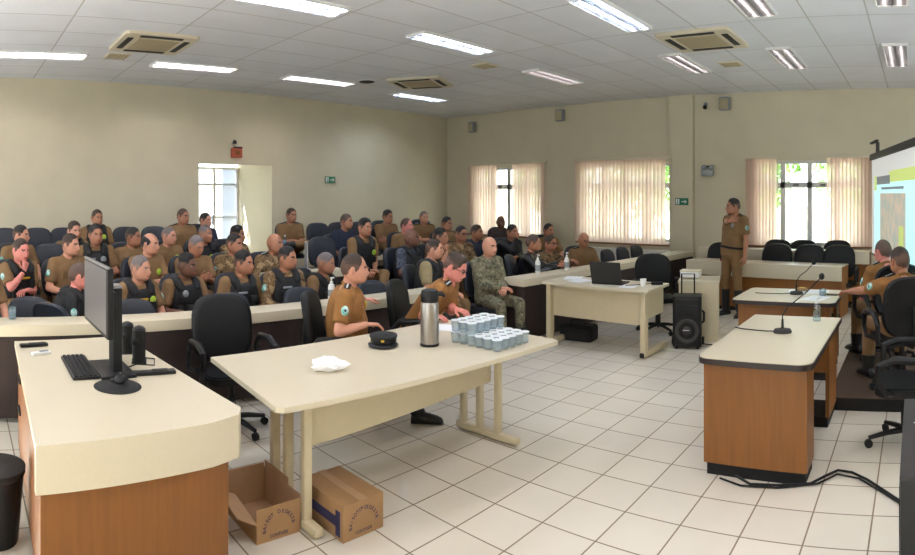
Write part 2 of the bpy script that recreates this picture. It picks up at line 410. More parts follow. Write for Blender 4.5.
# outside
g = MB().box((-3, 20, -.1), (40, 18.4, .1)).box((-19, 4, -.1), (14, 14, .1)); struct('ground', g, M['lawn'])
struct('wall_outside', MB().box((-6, 18.5, 1.0), (26, .2, 2.0)).box((-20, 5, 1), (.2, 12, 2.0)), M['outwall'])
TREES = [(-15.6, 16.6, 4.4, 'slim leafy tree outside, seen through the gap of the far left blind'), (-11.3, 16.6, 4.8, 'leafy tree outside, behind the left part of the closed middle blind'),
         (-7.9, 16.7, 4.6, 'leafy tree outside, behind the right part of the closed middle blind'), (-4.6, 16.2, 4.9, 'leafy green tree outside the uncovered window, in its left pane'),
         (-1.5, 16.6, 4.5, 'leafy green tree outside the uncovered window, in its right pane')]
for x, y, h, lab in TREES:
    t = thing('tree', lab, 'tree', (x, y, -.05), R.uniform(0, 6), 'trees outside the windows')
    MB().tube([(0, 0, 0), (.05, .02, h*.3), (-.03, .06, h*.6), (0, 0, h*.9)], [.13, .1, .07, .03], 8).build('trunk', M['bark'], t)
    lf = MB()
    for k in range(1500):
        while 1:
            p = V((R.uniform(-1, 1), R.uniform(-1, 1), R.uniform(-1, 1)))
            if .3 < p.length < 1: break
        c = V((p.x*1.5, p.y*1.5, h*.62+p.z*h*.4)); a = V((R.gauss(0, 1), R.gauss(0, 1), R.gauss(0, 1))).normalized(); b = a.orthogonal().normalized(); q = .13
        lf.add([c-a*q, c+b*q*.5, c+a*q, c-b*q*.5], [[0, 1, 2, 3]])
    lf.build('foliage', M['leaf'], t)

# ceiling fittings
def light_fixture(x, y, cool, label):
    t = thing('ceiling_light', label, 'ceiling light', (x, y, CZ), 0, 'louvred fluorescent ceiling lights')
    fr = MB()
    for sx in (-1, 1): fr.box((sx*.15, 0, -.015), (.012, 1.24, .03)); fr.box((0, sx*.61, -.015), (.31, .012, .03))
    fr.build('frame', M['white'], t)
    for sx in (-1, 1): MB().tube([(sx*.07, -.58, -.0095), (sx*.07, .58, -.0095)], .0085, 8).build('tube', M['tube_near' if 'near the camera' in label else 'tube_cool' if cool else 'tube_dim' if x > -3.5 and y > 1.5 or y > 7 else 'tube_mid' if x < -7 else 'tube'], t)
    lv = MB()
    for k in range(36): lv.box((0, -.578+k*.033, -.022), (.28, .003, .018))
    lv.box((0, 0, -.022), (.012, 1.2, .018)); lv.build('louvre', M['chrome'], t)
    MB().box((0, 0, -.002), (.3, 1.2, .003)).build('reflector', M['white'], t)
for a in [(-4.92, 2.95, 1, 'bright bluish louvre light cut by the top edge, left of centre'), (-2.94, 5.4, 1, 'bright bluish louvre light at the top, right of the photo centre'),
          (-5.05, 5.3, 1, 'bluish ceiling light above the middle of the audience, third column'), (-8.3, 7.8, 1, 'small bluish ceiling light nearest the far room corner'),
          (-1.55, 5.36, 0, 'warm ceiling light cut by the top edge above the standing officer'), (-.24, 5.2, 0, 'ceiling light cut by the top edge at the far right'),
          (-.27, 7.97, 0, 'louvred ceiling light at far right, above the projection screen'), (-1.71, 7.97, 0, 'louvred ceiling light between the big air conditioner and the right edge'),
          (-3.13, 7.88, 0, 'dim louvred ceiling light just below left of the large air conditioner'), (-5.28, 7.8, 0, 'ceiling light nearest the window wall, above the middle window'),
          (-8.08, 5.4, 0, 'slim ceiling light above the left wall, right of the doorway'), (-8.03, 3.26, 0, 'half lit ceiling light above the left wall, before the doorway'),
          (-7.85, 1.04, 0, 'dim ceiling light at the left edge near the left wall')]: light_fixture(*a)
for x, y in ((-4.95, .6), (-2.9, .6), (-2.9, 2.9), (-.4, .6), (-.4, 2.6), (1.3, 2.6), (1.3, 5.3)):
    light_fixture(x, y, 0, 'louvred fluorescent ceiling light overhead near the camera')
def ac(x, y, rz, label):
    t = thing('air_conditioner', label, 'air conditioner', (x, y, CZ), rz, 'ceiling cassette air conditioners')
    p = MB(); p.prism(rpoly(-.44, -.44, .44, .44, .05), -.035, 0); p.build('panel', M['offwhite'], t)
    MB().box((0, 0, -.04), (.5, .5, .014), bev=.01).build('grille', M['grille'], t)
    for k in range(4):
        a = k*PI/2; MB().box((.345*math.cos(a), .345*math.sin(a), -.036), (.075, .52, .012), rz=a, bev=.01).build('air_slot', M['slot'], t)
ac(-6.94, 2.28, 0, 'square beige ceiling air conditioner at upper left, above the audience')
ac(-2.46, 6.72, 0, 'square beige ceiling air conditioner at upper right, above the laptop table')
ac(-7.2, 6.8, .5, 'square beige ceiling air conditioner far away, near the room corner')
t = thing('ceiling_speaker', 'round black ceiling speaker left of the far air conditioner', 'speaker', (-7.72, 6.1, CZ))
MB().lathe([(.13, 0), (.13, -.012), (.11, -.02), (.02, -.022)], n=24).build('grille', M['slot'], t)
MB().lathe([(.14, 0), (.14, -.008), (.125, -.012)], n=24).build('rim', M['white'], t)
for x, y, lab in ((-2.55, 8.1, 'small square beige vent below right of the large air conditioner'), (-5.6, 6.53, 'small square beige vent in the ceiling above the middle of the audience'), (-7.74, 2.05, 'small square beige vent just below the upper left air conditioner')):
    t = thing('ceiling_vent', lab, 'vent', (x, y, CZ), 0, 'small ceiling vents')
    MB().box((0, 0, -.01), (.3, .3, .02), bev=.006).build('frame', M['offwhite'], t)
    sl = MB()
    for k in range(6): sl.box((0, -.11+k*.044, -.022), (.25, .02, .01))
    sl.build('slats', M['grille'], t)
# small wall fittings
def exit_sign(loc, rz, lab):
    t = thing('exit_sign', lab, 'sign', loc, rz, 'green exit signs')       # face looks along local +x
    MB().box((.01, 0, 0), (.015, .26, .13), bev=.004).build('plate', M['green'], t)
    f = MB(); f.box((.019, -.08, 0), (.004, .07, .1))
    f.build('white_panel', M['paper'], t)
    m = MB(); m.box((.022, -.08, .03), (.003, .018, .018)); m.box((.022, -.08, -.005), (.003, .014, .045), rot=Matrix.Rotation(.3, 3, 'X')); m.box((.022, -.092, -.033), (.003, .01, .03), rot=Matrix.Rotation(-.5, 3, 'X')); m.box((.022, -.068, -.03), (.003, .01, .03), rot=Matrix.Rotation(.6, 3, 'X'))
    m.build('running_figure', M['green'], t)
    a = MB(); a.box((.02, .045, 0), (.004, .09, .018)); a.box((.02, .078, .014), (.004, .045, .016), rot=Matrix.Rotation(-.7, 3, 'X')); a.box((.02, .078, -.014), (.004, .045, .016), rot=Matrix.Rotation(.7, 3, 'X'))
    a.build('arrow', M['paper'], t); return t
on_left(exit_sign((0, 6.93, 2.05), 0, 'small green exit sign on the left wall, right of the doorway'))
exit_sign((-4.22, YW-.1, 1.63), -PI/2, 'small green exit sign on the window wall, right of the middle window')
t = thing('alarm_box', 'red alarm box on the wall above the bright doorway', 'alarm', (0, 4.78, 2.5)); on_left(t)
MB().box((.04, 0, 0), (.08, .2, .17), bev=.012).build('housing', M['red'], t); MB().box((.083, 0, 0), (.006, .1, .07), bev=.002).build('button_panel', M['wood'], t)
MB().box((.05, .02, .095), (.07, .16, .03), bev=.01).build('cover', M['slot'], t)
t = thing('beacon', 'tiny dark warning light above the red alarm box', 'light', (0, 4.74, 2.69)); on_left(t)
MB().lathe([(.035, -.03), (.04, 0), (.025, .03), (.01, .04)], c=(.04, 0, 0), n=12).build('dome', M['slot'], t); MB().box((.012, 0, -.02), (.024, .09, .06), bev=.005).build('bracket', M['offwhite'], t)
t = thing('emergency_light', 'twin headed emergency light on the wall, left of the standing officer', 'light', (-3.74, YW, 2.2), -PI/2)
MB().box((.05, 0, -.04), (.1, .24, .13), bev=.03).build('housing', M['lens'], t)
for s in (-1, 1): MB().ell((.09, s*.075+.02, .05), (.045, .05, .05)).build('lamp_head', M['lens'], t)
MB().box((.03, .0, .07), (.05, .2, .03), bev=.01).build('bracket', M['slot'], t)
def wallspk(x, z, w, lab):
    t = thing('wall_speaker', lab, 'speaker', (x, YW, z), -PI/2, 'pale wall speakers under the ceiling')
    MB().box((.1, 0, 0), (.12, w, .24), bev=.03).build('cabinet', M['lens'], t); MB().box((.025, 0, .06), (.05, .05, .1), bev=.01).build('bracket', M['slot'], t); MB().box((.162, 0, -.01), (.006, w*.8, .18), bev=.003).build('grille', M['grille'], t)
wallspk(-9.3, 3.3, .17, 'pale wall speaker under the ceiling in the far corner'); wallspk(-6.9, 3.38, .19, 'pale wall speaker under the ceiling, left of the middle window'); wallspk(-3.4, 3.39, .2, 'pale wall speaker under the ceiling above the twin emergency light')
t = thing('camera', 'small round black camera on the wall next to the pale speaker', 'camera', (-3.79, YW, 3.35), -PI/2)
MB().ell((.05, 0, 0), (.04, .04, .04)).build('lens', M['matte'], t); MB().cyl((0, 0, .06), (.05, 0, .03), .015, n=8).build('mount', M['lens'], t); MB().cyl((0, 0, .06), (.012, 0, .06), .04, n=12).build('base_plate', M['lens'], t)

# projection screen hung at an angle in the right corner
SA = V((-.66, 9.0)); SB = V((.28, 5.12)); sd = (SB-SA); SL = sd.length; sd.normalize(); srz = math.atan2(sd.y, sd.x)
t = thing('projection_screen', 'large hanging projection screen showing a pale cyan slide', 'projection screen', (SA.x, SA.y, .9), srz)
SH = 1.37   # local x along the screen, face looks along local -y
MB().box((SL/2, .0, SH/2), (SL, .012, SH)).build('screen_cloth', M['scr_white'], t)
MB().box((SL/2, .0, SH+.04), (SL+.1, .08, .09), bev=.02).build('case', M['slot'], t)
MB().cyl((0, 0, -.01), (SL, 0, -.01), .015, n=10).build('bottom_bar', M['slot'], t)
MB().box((.45, -.0, SH+.15), (.05, .05, .16), bev=.01).box((.45, -.05, SH+.23), (.5, .05, .03), bev=.01).build('hanger', M['slot'], t)
for x in (SL-1.0, SL-.15): MB().cyl((x, 0, SH+.08), (x, 0, CZ-.9), .004, n=6).build('wire', M['chrome'], t)
def q(x0, x1, z0, z1, y, name, m): return MB().box(((x0+x1)/2, -y, (z0+z1)/2), (x1-x0, .002, z1-z0)).build(name, M[m], t)
q(.22, SL-.1, .06, 1.08, .008, 'slide', 'scr_cyan'); q(1.35, SL-.1, 1.02, 1.16, .010, 'title_bar', 'scr_lime'); q(.25, .42, .92, 1.12, .011, 'lime_logo', 'scr_lime')
q(.45, 1.4, 1.0, 1.11, .012, 'title_plate', 'scr_grey'); q(.72, 2.3, .16, .88, .011, 'slide_picture', 'scr_photo')
q(.8, 2.2, .93, .96, .011, 'text_line', 'scr_grey'); q(1.45, 2.4, .09, .115, .011, 'footer_line', 'scr_grey'); q(1.95, 2.2, .2, .5, .013, 'lime_patch', 'scr_lime')

# ------------------------------------------------------------------ furniture
def prism_round(mb, poly, z0, z1, m=0): return mb.prism(poly, z0, z1, m)
# computer desk in the left foreground
DK = [(-2.445, .31), (-2.47, .75), (-2.49, 1.10), (-2.53, 1.25), (-2.61, 1.3), (-3.6, 1.22), (-4.23, 1.17), (-4.21, .385), (-3.3, .345)]
t = thing('computer_desk', 'cream topped wooden desk in the left foreground, holding the computer', 'desk', (-3.35, .75, 0))
def loc(poly, ox, oy): return [(x-ox, y-oy) for x, y in poly]
def shrink(poly, k):
    cx = sum(p[0] for p in poly)/len(poly); cy = sum(p[1] for p in poly)/len(poly)
    return [(cx+(x-cx)*k, cy+(y-cy)*k) for x, y in poly]
P = loc(DK, -3.35, .75)
MB().prism(P, .715, .75).build('desktop', M['cream'], t)
fx = [(-2.445, .31), (-2.47, .75), (-2.49, 1.10), (-2.53, 1.25), (-2.61, 1.3), (-2.64, 1.26), (-2.57, 1.22), (-2.53, 1.08), (-2.51, .75), (-2.485, .31)]
MB().prism(loc(fx, -3.35, .75), .55, .7155).build('apron', M['cream'], t)
MB().prism(loc([(-2.49, .335), (-2.51, .75), (-2.54, 1.14), (-2.58, 1.22), (-2.62, 1.22), (-2.58, 1.12), (-2.55, .75), (-2.53, .335)], -3.35, .75), .08, .55).build('front_panel', M['wood'], t)
MB().prism(loc([(-2.53, .335), (-2.53, .36), (-4.15, .435), (-4.15, .405)], -3.35, .75), .08, .715).build('side_panel', M['wood_h'], t)
MB().prism(loc([(-2.6, 1.16), (-2.6, 1.19), (-4.15, 1.13), (-4.15, 1.1)], -3.35, .75), .08, .715).build('side_panel', M['wood_h'], t)
MB().prism(loc([(-2.52, .34), (-2.6, 1.15), (-2.66, 1.15), (-2.58, .34)], -3.35, .75), 0, .08).build('plinth', M['matte'], t)
for i, z in enumerate((.56, .36)):
    dw = MB().box((-.55+0, -.395+.06, z), (.5, .02, .18), rz=-.03, bev=.004).build('drawer', M['wood_h'], t)
    MB().box((-.55, -.42+.06, z+.02), (.14, .02, .03), bev=.008).build('handle', M['black'], dw)

# big central table
t = thing('table', 'large cream table in the middle foreground, with water cups and flask on it', 'table', (-2.975, 2.53, 0))
MB().prism([(-.52, -1.0), (.44, -1.08), (.47, -1.05), (.62, 1.0), (.55, 1.03), (-.5, 1.03)], .722, .75).build('tabletop', M['cream'], t)
MB().prism([(.22, -.765), (.24, -.765), (.15, .83), (.13, .83)], .42, .7).build('modesty_panel', M['cream_metal'], t)
for y, x0, x1, px in ((-.795, -.2, .39, (-.065, .08, .265)), (.86, -.2, .38, (-.14, .02, .195))):
    MB().box(((x0+x1)/2, y, .035), (x1-x0, .06, .05), bev=.018).build('foot', M['cream_metal'], t)
    for x in px: MB().box((x, y, .39), (.042, .05, .67), bev=.008).build('leg', M['cream_metal'], t)
    MB().box(((x0+x1)/2, y, .71), (x1-x0, .05, .03), bev=.006).build('top_rail', M['cream_metal'], t)

# laptop table in the middle of the room
t = thing('table', 'cream office table carrying the open laptop, in the middle of the room', 'table', (-3.435, 6.11, 0))
MB().prism(rpoly(-.685, -.31, .685, .31, .04), .722, .75).build('tabletop', M['cream'], t)
MB().box((0, -.17, .53), (1.24, .02, .36)).build('modesty_panel', M['cream_metal'], t)
for x in (-.62, .6):
    MB().box((x, .05, .045), (.07, .6, .06), bev=.015).build('foot', M['cream_metal'], t)
    MB().box((x, -.2, .39), (.06, .09, .66), bev=.01).build('leg', M['cream_metal'], t); MB().box((x, .05, .57), (.025, .46, .3)).build('side_panel', M['cream_metal'], t)
    MB().box((x, -.255, .045), (.05, .03, .05), bev=.01).build('foot_cap', M['black'], t)
t = thing('side_desk', 'narrow cream desk return behind the black loudspeaker', 'desk', (-2.63, 7.07, 0), .3)
MB().box((0, 0, .715), (.5, .5, .03), bev=.006).build('desktop', M['cream'], t)
MB().box((0, -.235, .35), (.48, .025, .7)).build('front_panel', M['cream_metal'], t)
for q_ in (-1, 1): MB().box((q_*.225, .0, .35), (.02, .44, .7)).build('side_panel', M['cream_metal'], t)

# wooden desks on the right
def wood_desk(label, poly, cx, cy, kx0, kx1, ky0, ky1, curve=True):
    t = thing('wooden_desk', label, 'desk', (cx, cy, 0))
    P = loc(poly, cx, cy)
    MB().prism(shrink(P, .985), .718, .752).build('desktop', M['cream'], t)
    MB().prism(P, .712, .748).build('edge_band', M['edging'], t)
    a, b, c, d = kx0-cx, kx1-cx, ky0-cy, ky1-cy
    MB().prism([(a, c), (b, c), (b, c+.03), (a, c+.03)], .08, .71).build('front_panel', M['wood'], t)
    MB().prism([(a, c+.03), (a+.03, c+.03), (a+.03, d), (a, d)], .08, .71).build('side_panel', M['wood'], t)
    MB().prism([(b-.03, c+.03), (b, c+.03), (b, c+(d-c)*.18), (b-.03, c+(d-c)*.18)], .08, .71).build('side_panel', M['wood'], t)
    MB().prism([(b-.03, c+(d-c)*.7), (b, c+(d-c)*.7), (b, d), (b-.03, d)], .08, .71).build('side_panel', M['wood'], t)
    MB().box(((a+b)/2, c+(d-c)*.09+.02, .04), (b-a-.03, (d-c)*.18, .08)).build('plinth', M['matte'], t); MB().box(((a+b)/2, c+(d-c)*.85, .04), (b-a-.03, (d-c)*.28, .08)).build('plinth', M['matte'], t)
    return t
wood_desk('nearer wooden desk on the right, with the front gooseneck microphone', rpoly(-1.36, 3.56, -.62, 5.0, .09, corners=(1, 1, 0, 0)), -1, 4.28, -1.32, -.66, 3.62, 4.96)
wood_desk('further wooden desk on the right, where two officers sit, with papers', rpoly(-1.78, 5.62, -.76, 6.42, .07, corners=(1, 1, 1, 1)), -1.27, 6.0, -1.72, -.82, 5.7, 6.36)
# dais counters on the window side
def dais(label, cx, cy, L, rz, top, fas, z0, depth):
    t = thing('dais_counter', label, 'counter', (cx, cy, 0), rz, 'long counters before the windows')
    MB().box((0, depth/2, top-.012), (L, depth, .024), bev=.004).build('countertop', M['cream'], t)
    MB().box((0, .015, top-fas/2-.02), (L, .03, fas), bev=.004).build('fascia', M['cream'], t)
    MB().box((0, .06, (z0+top-fas)/2), (L-.02, .03, top-fas-z0)).build('front_panel', M['wood'], t)
    MB().box((0, .075, z0/2), (L-.04, .03, z0)).build('plinth', M['matte'], t)
    for s in (-1, 1): MB().box((s*(L/2-.015), depth/2, top/2), (.03, depth-.04, top-.03)).build('end_panel', M['wood'], t)
dais('long wood fronted counter with cream top, right behind the standing officer', -2.31, 8.76, 2.5, -.13, .735, .19, .06, .42)
dais('second cream counter beneath the parted blinds, behind the first row of chairs', -2.2, 9.64, 2.9, -.04, .86, .18, .06, .3)

# audience counters
def counter(label, p0, p1, top, depth, mod):
    p0, p1 = V(p0), V(p1); d = p1-p0; L = d.length
    t = thing('audience_counter', label, 'counter', (p0.x, p0.y, 0), math.atan2(d.y, d.x), 'long audience counters')
    # local x along the counter, local +y towards the audience
    MB().box((L/2, depth/2, top-.045), (L, depth, .09), bev=.006).build('countertop', M['cream'], t)
    MB().box((L/2, .03, (top-.09)/2+.02), (L-.06, .025, top-.13)).build('front_panel', M['dark_panel'], t)
    n = int(round(L/mod))
    for k in range(n+1):
        MB().box((.03+k*(L-.06)/n, depth*.5, (top-.09)/2), (.04, depth*.8, top-.09)).build('support', M['dark_panel'], t)
counter('long cream counter before the left block of the audience, ending behind the flask', (-4.74, -.9), (-4.47, 4.78), .76, .3, .95)
counter('long cream counter before the right block of the audience, behind the laptop table', (-4.33, 5.75), (-3.86, 10.1), .76, .32, .9)
counter('second row cream counter in the left block, mostly hidden by seated officers', (-5.96, 3.3), (-5.93, 4.35), .87, .2, .5)
# platform on the right
struct('trim_4', MB().box((.75, 6.4, .05), (2.95, 2.9, .1), m=1).box((.75, 6.4, .103), (2.95, 2.9, .006), m=0), [M['carpet'], M['matte']])

# ------------------------------------------------------------------ chairs
def oval(w, h, y, n=24, e=3.2, cz=0, bow=.04):
    pts = []
    for k in range(n):
        a = 2*PI*k/n; c, s = math.cos(a), math.sin(a)
        px = w*math.copysign(abs(c)**(2/e), c); pz = h*math.copysign(abs(s)**(2/e), s)
        pts.append(V((y+bow*(px/w)**2, px, cz+pz)))
    return pts
def star_base(t, n=5, r=.27, z=.06):
    for k in range(n):
        a = 2*PI*k/n+.3
        lg = MB().tube([(0, 0, z+.045), (r*.5*math.cos(a), r*.5*math.sin(a), z+.035), (r*math.cos(a), r*math.sin(a), z+.01)], [.024, .02, .015], 8).build('base_leg', M['black'], t)
        MB().tube([(r*math.cos(a)-.014*math.sin(a), r*math.sin(a)+.014*math.cos(a), .03), (r*math.cos(a)+.014*math.sin(a), r*math.sin(a)-.014*math.cos(a), .03)], .029, 12).build('caster', M['matte'], lg)
def make_chair(name, label, m, w, bz0, bz1, arms, sw=.22, sz=.42, group=None, recl=.12):
    """faces +x, origin on the floor under the seat"""
    t = thing(name, label, 'chair', (0, 0, 0), 0, group)
    h = (bz1-bz0)/2; cz = (bz0+bz1)/2
    rings = []
    for k, (y, s) in enumerate(((-.035, .82), (-.045, .95), (-.028, 1.), (0, 1.), (.018, .96), (.024, .84))):
        rings.append([p+V((-.215-(p.z-cz)*recl, 0, 0)) for p in oval(w*s, h*s, y, cz=cz)])
    MB().ring_loft(rings).build('backrest', M[m], t, sharp=60)
    s = MB(); s.prism(rpoly(-.21, -sw, .21, sw, .09), sz-.055, sz-.01); s.prism(rpoly(-.195, -sw+.015, .195, sw-.015, .08), sz-.065, sz)
    s.build('seat', M[m], t)
    MB().tube([(-.1, 0, sz-.07), (-.23, 0, sz-.06), (-.265, 0, sz+.02), (-.26, 0, cz)], [.022, .025, .022, .02], 8).build('back_bar', M['black'], t)
    MB().lathe([(.035, .1), (.035, .25), (.022, .25), (.022, sz-.06), (.1, sz-.06), (.1, sz-.05)], n=12).build('column', M['black'], t)
    star_base(t)
    if arms:
        for sd in (-1, 1):
            y = sd*(sw+.045)
            MB().tube([(-.16, sd*sw*.8, sz-.05), (-.17, y, sz-.02), (-.17, y, sz+.12), (-.1, y, sz+.2), (.06, y, sz+.21), (.17, y, sz+.17), (.18, y, sz+.06), (.12, y, sz-.02), (.06, sd*sw*.8, sz-.05)], [.018, .02, .022, .028, .03, .026, .02, .018, .016], 8).build('armrest', M['black'], t)
    return t
# ------------------------------------------------------------------ people
def sm(x, a, b):
    t = max(0., min(1., (x-a)/(b-a))); return t*t*(3-2*t)
def gs(x, c, w): return math.exp(-((x-c)/w)**2)
def lerp_tab(x, tab):
    for (a, u), (b, v) in zip(tab, tab[1:]):
        if x <= b: return u+(v-u)*(x-a)/(b-a)
    return tab[-1][1]
def head_pt(lon, lat, off=0.):
    x, y, z = math.cos(lat)*math.cos(lon), math.cos(lat)*math.sin(lon), math.sin(lat)
    t = max(0, -z); al = abs(lon)
    px, py, pz = .1*x, .0775*y, .118*z
    if x > 0: px *= 1+.76*t*t; py *= 1+.36*t*t
    else: px *= (1-.3*t); py *= 1+.25*t*t
    if z > 0: px *= 1+.04*z
    h = V((x, y, 0)); h = h.normalized() if h.length > 1e-6 else V((1, 0, 0))
    d = 0
    nz = sm(.16-z, 0, .42) if z > -.3 else max(0, 1-(-.3-z)/.1)
    d += gs(lon, 0, .17)*(.005+.021*nz)*(1 if z < .2 else max(0, 1-(z-.2)/.1))
    d -= .010*gs(al, .42, .2)*gs(z, .06, .1)
    d += .005*gs(al, .36, .3)*gs(z, .22, .08)
    d += .005*gs(lon, 0, .32)*gs(z, -.52, .07)
    d += .008*gs(lon, 0, .4)*gs(z, -.86, .12)
    d += .004*gs(al, .75, .25)*gs(z, -.12, .16)
    return V((px, py, pz))+h*d+V((x, y, z))*off
NLO, NLA = 40, 26
HEADC = {}
def head_mb():
    """front +x; materials 0 skin 1 hair 2 eye white 3 iris 4 lip"""
    if 'h' in HEADC: return HEADC['h']
    mb = MB(); rings = []
    for i in range(NLA+1):
        la = -PI/2+PI*i/NLA; la = max(-PI/2+.02, min(PI/2-.02, la))
        rings.append([head_pt(-PI+2*PI*j/NLO, la) for j in range(NLO)])
    mb.ring_loft(rings)
    k = 0
    for i in range(NLA):
        z = math.sin(-PI/2+PI*(i+.5)/NLA)
        for j in range(NLO):
            lo = -PI+2*PI*(j+.5)/NLO; al = abs(lo)
            if .19 < al < .62 and .18 < z < .26: mb.m[k] = 1
            elif al < .3 and -.58 < z < -.46: mb.m[k] = 4
            k += 1
    for s in (-1, 1):
        mb.ell((.078, s*.033, .006), (.0105, .0125, .0062), n=10, k=6, m=2)
        mb.ell((.0858, s*.033, .006), (.0048, .0062, .0058), n=8, k=6, m=3)
        mb.ell((-.008, s*.08, -.006), (.02, .009, .033), Matrix.Rotation(-s*.35, 3, 'Z'), n=10, k=6)
        mb.ell((-.004, s*.078, -.026), (.011, .008, .013), n=8, k=6)
        mb.ell((.104, s*.011, -.036), (.009, .008, .007), n=8, k=6)
    HEADC['h'] = mb; return mb
HL = {'short': [(0, .7), (.45, .66), (.75, .62), (.92, .4), (1.2, .2), (1.42, -.08), (1.54, -.08), (1.6, .24), (1.92, .2), (2.1, -.25), (PI, -.42)],
      'receding': [(0, .86), (.35, .88), (.7, .7), (.95, .45), (1.2, .2), (1.42, -.08), (1.54, -.08), (1.6, .24), (1.92, .2), (2.1, -.25), (PI, -.42)]}
def hair_mb(kind, thick):
    key = (kind, thick)
    if key in HEADC: return HEADC[key]
    mb = MB(); tab = HL['receding' if kind == 'receding' else 'short']; n, k = 48, 34; pts = []; msk = []; zz = []
    for i in range(k+1):
        la = -PI/2+PI*i/k; la = max(-PI/2+.02, min(PI/2-.02, la)); z = math.sin(la)
        for j in range(n):
            lo = -PI+2*PI*j/n; al = abs(lo)
            m = z-lerp_tab(al, tab)
            if kind == 'fringe': m = min(m, lerp_tab(al, [(0, -1), (1.0, .1), (1.35, .5), (2, .66), (PI, .74)])-z)
            th = .002+(thick-.002)*sm(z, .3, .75)
            pts.append(head_pt(lo, la, max(-.005, th*min(1, m*6)+.0008)+R.uniform(0, .001))); msk.append(m); zz.append(z-.12*(al > 2.4)+.14*(al < 1.3))
    fs = []; ms = []
    for i in range(k):
        for j in range(n):
            q = (j+1) % n; f = [i*n+j, i*n+q, (i+1)*n+q, (i+1)*n+j]
            if max(msk[u] for u in f) > 0: fs.append(f); ms.append(0 if zz[f[0]] > .34 else 1)
    if kind != 'fringe': fs.append([k*n+j for j in range(n)]); ms.append(0)
    used = sorted({u for f in fs for u in f}); ix = {u: a for a, u in enumerate(used)}
    mb.add([pts[u] for u in used], [[ix[u] for u in f] for f in fs]); mb.m = ms
    HEADC[key] = mb; return mb

def hand_mb(w, d, nrm, side, curl, s=1.):
    """w wrist, d along the hand, nrm out of the palm, side +1 = thumb on the +lat side"""
    d = V(d).normalized(); nrm = V(nrm); nrm = (nrm-d*nrm.dot(d)).normalized(); lat = d.cross(nrm)*side
    mb = MB(); w = V(w)
    rings = []
    for a, wd, th in ((-.02, .021, .017), (0, .023, .017), (.03, .034, .016), (.065, .041, .014), (.088, .04, .012), (.094, .034, .007)):
        c = w+d*a*s
        rings.append([c+lat*(wd*math.cos(t*PI/6))*s+nrm*(th*math.sin(t*PI/6))*s for t in range(12)])
    mb.ring_loft(rings)
    for k, (o, ln) in enumerate(((.030, .068), (.010, .078), (-.011, .072), (-.030, .056))):
        p = w+(d*.082+lat*o)*s; pts = [p-d*.012*s]; dd = d+lat*o*2.2; dd.normalize(); ang = 0
        for seg in (.45, .3, .25):
            ang += curl*(.55+.08*k)
            v = dd*math.cos(ang)+nrm*math.sin(ang); pts.append(pts[-1]+v*ln*seg*s*1.12)
        mb.tube(pts, [.0088*s, .0085*s, .0078*s, .0066*s], 7, round_=True)
    p = w+(d*.02+lat*.024)*s; v1 = (d*.6+lat*.75+nrm*.25).normalized(); v2 = (d*.9+lat*.3+nrm*(.2+.4*curl)).normalized()
    mb.tube([p, p+v1*.038*s, p+v1*.038*s+v2*.03*s, p+v1*.038*s+v2*.052*s], [.013*s, .0108*s, .0096*s, .0078*s], 7, round_=True)
    return mb
def ik(a, b, l1, l2, pole):
    a, b = V(a), V(b); d = b-a; L = d.length; mx = (l1+l2)*.995
    if L > mx: b = a+d*(mx/L); d = b-a; L = mx
    u = d.normalized(); x = (l1*l1-l2*l2+L*L)/(2*L); h = math.sqrt(max(0, l1*l1-x*x))
    p = V(pole); p = (p-u*p.dot(u)).normalized()
    return a+u*x+p*h, b
def ell_ring(c, t, latv, a, b, n=20, e=2.4, front=0.):
    t = t.normalized(); latv = (latv-t*latv.dot(t)).normalized(); dp = latv.cross(t)
    if dp.x < 0 and False: dp = -dp
    out = []
    for k in range(n):
        th = 2*PI*k/n; ca, sa = math.cos(th), math.sin(th)
        out.append(c+dp*(a*math.copysign(abs(ca)**(2/e), ca))+latv*(b*math.copysign(abs(sa)**(2/e), sa)))
    return out
QUEUE = []
def queue(mb, vox, name, mats, parent, extra=None): QUEUE.append((mb, vox, name, mats, parent, extra))
def flush():
    tmp = []
    for mb, vox, name, mats, parent, extra in QUEUE:
        o = mb.build('tmp', [], None)
        md = o.modifiers.new('r', 'REMESH'); md.mode = 'VOXEL'; md.voxel_size = vox; md.adaptivity = 0
        sm_ = o.modifiers.new('s', 'SMOOTH'); sm_.factor = .5; sm_.iterations = 4
        tmp.append(o)
    bpy.context.view_layer.update(); dg = bpy.context.evaluated_depsgraph_get()
    for o, (mb, vox, name, mats, parent, extra) in zip(tmp, QUEUE):
        ev = o.evaluated_get(dg); me = ev.to_mesh()
        out = MB(); out.v = [tuple(v.co) for v in me.vertices]; out.f = [list(p.vertices) for p in me.polygons]; out.m = [0]*len(out.f)
        ev.to_mesh_clear()
        if extra: out.merge(extra)
        out.build(name, mats, parent, sharp=70)
    for o in tmp:
        me = o.data; bpy.data.objects.remove(o); bpy.data.meshes.remove(me)
    QUEUE.clear()

